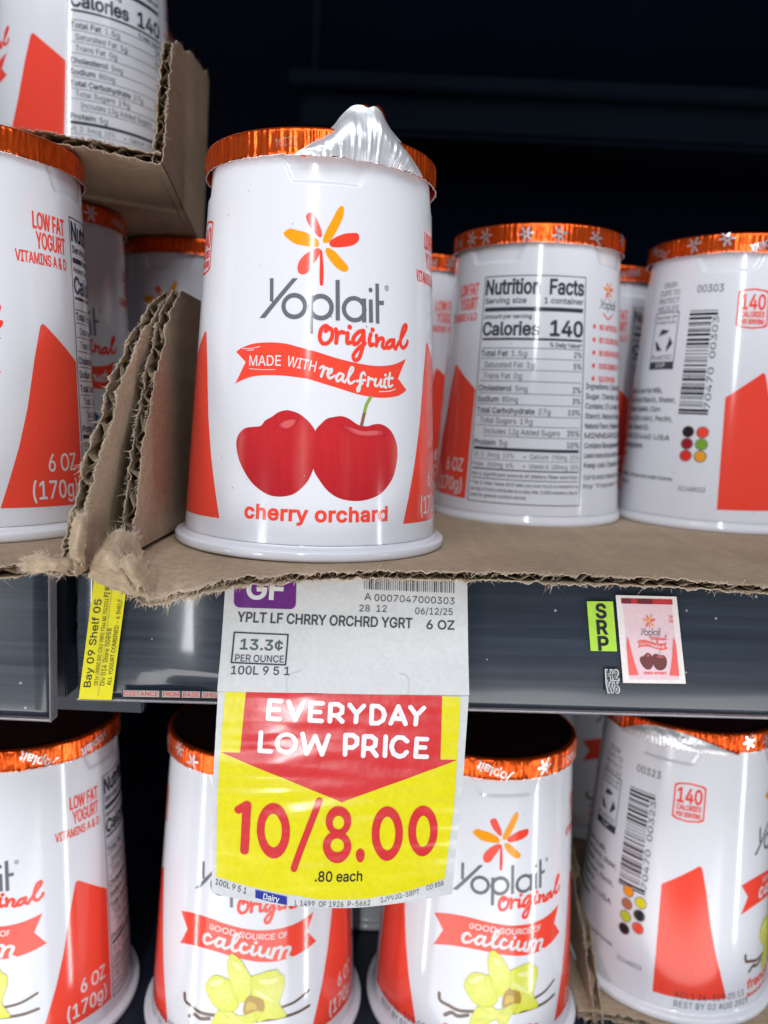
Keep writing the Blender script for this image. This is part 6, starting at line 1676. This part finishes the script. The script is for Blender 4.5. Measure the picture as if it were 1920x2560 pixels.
def tag_pos(x, y):
    s = x / TAG_W
    if y > -TAG_HU and not tag_pos.lower:
        t = -y / TAG_HU
        p = bil(QU, s, t)
        p = p + Vector((0, -0.3 * sin(pi * s) - 1.1 * smooth(0.6, 1.0, t) + 0.12 * n1(x * .12 + y * .05, 4), 0))
    else:
        t = -y / TAG_HL
        p = bil(QL, s, t)
        fold = 2.2 * sin(pi * min(1, max(0, t))) * 0.8
        curl = 3.4 * smooth(0.35, 1.0, t) * (2 * s - 1) ** 2
        p = p + Vector((0, -0.5 * sin(pi * s) * (1 - t) + fold * -0.5 + curl - 1.0 * t + 0.25 * n1(x * .07, y * .05 + 3), -2.4 * smooth(0.75, 1, t) * (1 - (2 * s - 1) ** 2) * 0.6))
    return p
tag_pos.lower = False

def sheet(name, parent, items, W, H, posf, mat, base='paper', thick=0.22, rows=36, cols=56, ex=(0, 0, 0, 0), step=1.0, corner=0.0):
    def fn(x, y, h):
        e = 0.2
        p = posf(x, y)
        n = (posf(x + e, y) - p).cross(posf(x, y + e) - p).normalized()
        return tuple(p + n * h), tuple(n)
    V, Nn, Fc = [], [], []
    x0, x1, y0, y1 = -ex[0], W + ex[1], -H - ex[2], ex[3]
    for side in (0, 1):
        for j in range(rows + 1):
            for i in range(cols + 1):
                x, y = x0 + (x1 - x0) * i / cols, y1 + (y0 - y1) * j / rows
                v, n = fn(x, y, -thick * side)
                V.append(v)
                Nn.append(n if side == 0 else tuple(-c for c in n))
    m = (rows + 1) * (cols + 1)
    for j in range(rows):
        for i in range(cols):
            a = j * (cols + 1) + i
            Fc.append([a, a + cols + 1, a + cols + 2, a + 1])
            Fc.append([m + a + 1, m + a + cols + 2, m + a + cols + 1, m + a])
    for j in range(rows):
        a = j * (cols + 1)
        Fc.append([a, m + a, m + a + cols + 1, a + cols + 1])
        b = a + cols
        Fc.append([b, b + cols + 1, m + b + cols + 1, m + b])
    for i in range(cols):
        Fc.append([i, i + 1, m + i + 1, m + i])
        b = rows * (cols + 1) + i
        Fc.append([b, m + b, m + b + 1, b + 1])
    T = [C[base] if isinstance(base, str) else base] * len(V)
    A = Art()
    A.BASE, A.LAY = 0.045, 0.045
    if callable(items):
        items(A)
    else:
        draw(A, items)
    # second cut across the rows so prints follow the bends
    v, n, f, t = A.build(fn, step, ystep=step)
    k = len(V)
    V += v
    Nn += n
    Fc += [[i + k for i in q] for q in f]
    T += t
    return make(name, V, Fc, mat, parent, vtint=T, normals=Nn)

tagt = thing('price_tag', 'white shelf tag with yellow and red everyday low price sign, 10/8.00', 'price tag', (-8, 184, -5))
tagt.location = (0, 0, 0)
def clipped(items, f):
    return items
tag_pos.lower = False
sheet('shelf_label', tagt, TAG_UP, TAG_W, TAG_HU, lambda x, y: (setattr(tag_pos, 'lower', False), tag_pos(x, max(y, -TAG_HU + 1e-4) if y > -TAG_HU else y))[1] if y > -TAG_HU else (setattr(tag_pos, 'lower', True), tag_pos(x, y + TAG_HU))[1], M_PAPER, ex=(0, 0, 0, 0))
sheet('sale_sign', tagt, TAG_LO, TAG_W, TAG_HL, lambda x, y: (setattr(tag_pos, 'lower', True), tag_pos(x, y))[1], M_PAPER, rows=60, cols=56, ex=(0, 0, 0, 0))

def flat_label(name, label, cat, quad, W, H, items, base, mat=M_STICKER, lift=0.0):
    Q = [Vector(p) + Vector((0, -lift, 0)) for p in quad]
    o = sheet(name, None, items, W, H, lambda x, y: bil(Q, x / W, -y / H), mat, base=base, thick=0.1, rows=6, cols=6, step=4)
    o['label'], o['category'] = label, cat
    return o

def yellow_items(A):
    # the writing runs up the strip
    def up(s, x, y0, y1, cap, b=0.0, c='black'):
        A.text(s, (x, y0), (x, y1), cap, c, 1, b)
    up('Bay 09 Shelf 05', 2.45, -26.5, -5.4, 1.65, 0.5)
    up('D016 L00000 D01 C062 VW01 F044 MX 7523312', 4.15, -26.0, -5.2, 0.95, 0.1)
    up('P2 Wk4 Y', 4.15, -4.8, -0.2, 1.3, 0.4)
    up('Div 016 Store 00858', 5.75, -26.0, -12.2, 1.0, 0.1)
    up('ALL YOGURT COMBINED - 6 SHELF', 7.35, -25.9, -5.2, 1.0, 0.1)
    A.stroke([(4.6, -28.5), (4.6, -16), (4.6, -1)], 0.08, 'grey', 1)
YQ = [(-66.57, 184.3, -6.6), (-58.9, 184.7, -6.6), (-62.61, 184.5, -36.4), (-70.3, 184.2, -36.4)]
flat_label('shelf_strip', 'bright yellow strip with sideways bay and shelf numbers on the rail', 'label', YQ, 8.0, 29.5, yellow_items, 'yellow', lift=0.8)
def srp_items(A):
    for k, (ch, x) in enumerate((('S', 2.1), ('R', 2.05), ('P', 2.05))):
        A.text(ch, (x, -4.0 - 4.0 * k), (x + 2.3, -4.0 - 4.0 * k), 3.3, 'black', 1, 2.0)
flat_label('srp_sticker', 'small lime green sticker with the letters SRP beside the cup picture', 'sticker', [(49.54, 190.07, -8.72), (55.88, 190.36, -8.54), (57.9, 190.45, -20.85), (51.43, 190.16, -20.92)], 6.4, 12.3, srp_items, srgb(176, 220, 70), lift=0.75)

def pic_items(A):
    mute = lambda c: tuple(0.78 * c[i] + 0.22 * (0.55, 0.36, 0.38)[i] for i in range(3))
    B = Art(tone=mute)
    cherry_front(B)
    right = [(33.3, 51.5), (33.8, 51.3), (44.2, 43.3), (43.7, 7.4), (21.9, 8.0), (23.9, 14.5), (26.2, 22.2), (28.5, 31.5), (30.7, 43.1), (32.6, 50.9)]
    B.poly(right, 'red', 1)
    B.poly([(-x, z) for x, z in right], 'red', 1)
    B.text('LOW', (29.5, 74), (35, 74), 3.4, 'red', 1, 1)
    B.text('YOG', (29, 69), (35, 69), 3.4, 'red', 1, 1)
    W = 15.2
    A.rect(1.6, -21.0, 13.7, -2.0, srgb(226, 196, 204), 0)
    A.rect(1.2, -2.0, 14.0, -0.7, srgb(190, 44, 48), 1)
    A.rect(5.2, -2.0, 9.0, -0.75, srgb(110, 30, 44), 2)
    A.rect(1.4, -2.0, 3.6, -0.75, srgb(120, 26, 40), 2)
    def tone2(c):
        return tuple((0.10, 0.045, 0.045)) if c[0] < 0.47 and c[1] < 0.03 else c
    for tri, h, c in B.t:
        q = [p for p in tri]
        if min(p[0] for p in q) < -35.5 or max(p[0] for p in q) > 35.5:
            q = [(max(-35.5, min(35.5, x)), z) for x, z in q]
        col = srgb(112, 62, 62) if callable(c) else c
        A.add([(7.65 + x * 0.172, -21.6 + z * 0.218) for x, z in q], 2, col, (h - 0.04) * 0.5)
flat_label('picture_sticker', 'faded paper picture of a cherry yogurt cup stuck on the rail', 'sticker', [(56.43, 190.38, -6.96), (71.26, 191.05, -6.83), (75.55, 191.24, -28.46), (60.04, 190.55, -28.7)], 15.2, 22.0, pic_items, srgb(232, 222, 222), lift=0.75)
def hw_items(A):
    for ch, z in (('H2', -2.9), ('W6', -6.2)):
        A.text(ch, (0.25, z), (3.55, z), 2.7, (0.55, 0.55, 0.55), 1, 3.0)
        A.text(ch, (0.42, z + 0.1), (3.4, z + 0.1), 2.5, srgb(48, 54, 66), 2, 0.3)
flat_label('size_marker', 'tiny clear marker reading H2 W6 beside the cup picture', 'label', [(55.2, 190.33, -25.34), (58.69, 190.49, -25.28), (59.57, 190.53, -31.58), (55.91, 190.36, -31.58)], 3.8, 6.6, hw_items, (0.034, 0.04, 0.055), lift=0.75)
def dist_items(A):
    for w, x0, x1 in (('DISTANCE', 0.6, 8.4), ('FROM', 9.6, 13.2), ('BASE', 14.2, 17.9), ('SHELF:', 18.9, 23.6), ('4', 24.5, 25.3)):
        A.rect(x0 - 0.25, -1.62, x1 + 0.25, -0.12, (0.42, 0.39, 0.37), 1)
        A.text(w, (x0, -1.38), (x1, -1.38), 1.02, srgb(206, 62, 44), 2, 1.0)
flat_label('distance_strip', 'thin strip with red words distance from base shelf along the rail bottom', 'label', [(-60.3, 185.0, -33.9), (-34.0, 186.2, -33.6), (-34.0, 186.2, -35.4), (-60.3, 185.0, -35.7)], 26, 1.75, dist_items, (0.034, 0.042, 0.056), lift=0.8)

# ------------------------------------------------------------------ the cups
G = 'yogurt cups with orange foil lids'
FLAP_A = (radians(-13), radians(51.5), [(-13, 88.6), (-9, 90.0), (-2.5, 92.8), (3, 95.6), (6.0, 97.6), (9.5, 99.4), (12.5, 100.4), (16, 100.7), (19.5, 100.4), (23, 101.0), (26.5, 100.3), (30.5, 98.2), (39.5, 95.2), (45.5, 92.1), (51.5, 88.6)], 1.0)
make_cup('cherry', 'cherry orchard cup in front with its foil lid peeled up at the rim', (-19.18, 211.79, 0), 0.10, 1, G, FLAP_A)
make_cup('cherry', 'cup turned to its nutrition facts, next right of the cherry orchard front', (50.0, 288.3, 0), -2.26, 4, G, tilt=(0, 0.02), small=True)
make_cup('cherry', 'cup turned to its upright barcode at the right edge of the middle shelf', (117.7, 289.5, 0), 1.13, 2, G, small=True)
make_cup('cherry', 'shaded cup half hidden between the cherry orchard cup and the nutrition facts cup', (9, 346, 0), -0.8, 0, G)
make_cup('cherry', 'shaded cup half hidden between the nutrition facts cup and the barcode cup', (84, 352, 0), -1.1, 1, G)
make_cup('blueberry', 'cup at the left edge under the stacked tray with large LOW FAT YOGURT print', (-109.5, 211.5, 0), -0.06, 3, G)
make_cup('blueberry', 'dim cup second in the row behind the left edge cup under the tray', (-120, 278, 0), 0.55, 4, G)
make_cup('blueberry', 'dim cup with a flower logo deepest under the stacked tray at left', (-82, 336, 0), -0.12, 3, G)
make_cup('blueberry', 'cup in the stacked upper left tray with nutrition facts facing out', (-114, 305, 98.3), -1.30, 1, G)
make_cup('blueberry', 'sliver of a cup behind the torn wall in the upper left tray', (-130, 374, 98.3), -1.0, 2, G)
make_cup('vanilla', 'vanilla cup at lower left with red LOW FAT YOGURT print', (-109.3, 240.5, LOW), -0.20, 5, G)
make_cup('vanilla', 'vanilla cup on the lower shelf partly covered by the yellow price tag', (-35.6, 243.6, LOW), -0.04, 6, G)
make_cup('vanilla', 'vanilla cup with its whole flower logo visible right of the price tag', (36.1, 250.2, LOW), 0.085, 4, G)
FLAP_B = (radians(-122), radians(-46), [(-122, 88.6), (-116, 90.5), (-104, 93.2), (-90, 94.0), (-74, 93.0), (-60, 91.0), (-46, 88.2)], 0.5)
make_cup('vanilla', 'vanilla cup at lower right with peeled white foil and best by date stamp', (108.3, 268, LOW + 3.7), 0.98, 7, G, FLAP_B)
make_cup('vanilla', 'shaded cup on the lower shelf glimpsed between the logo cup and the barcode cup', (101, 380, LOW + 3.7), 0.42, 6, G)
make_cup('vanilla', 'shaded cup on the lower shelf glimpsed directly below the price tag', (1, 314, LOW), 2.0, 8, G)
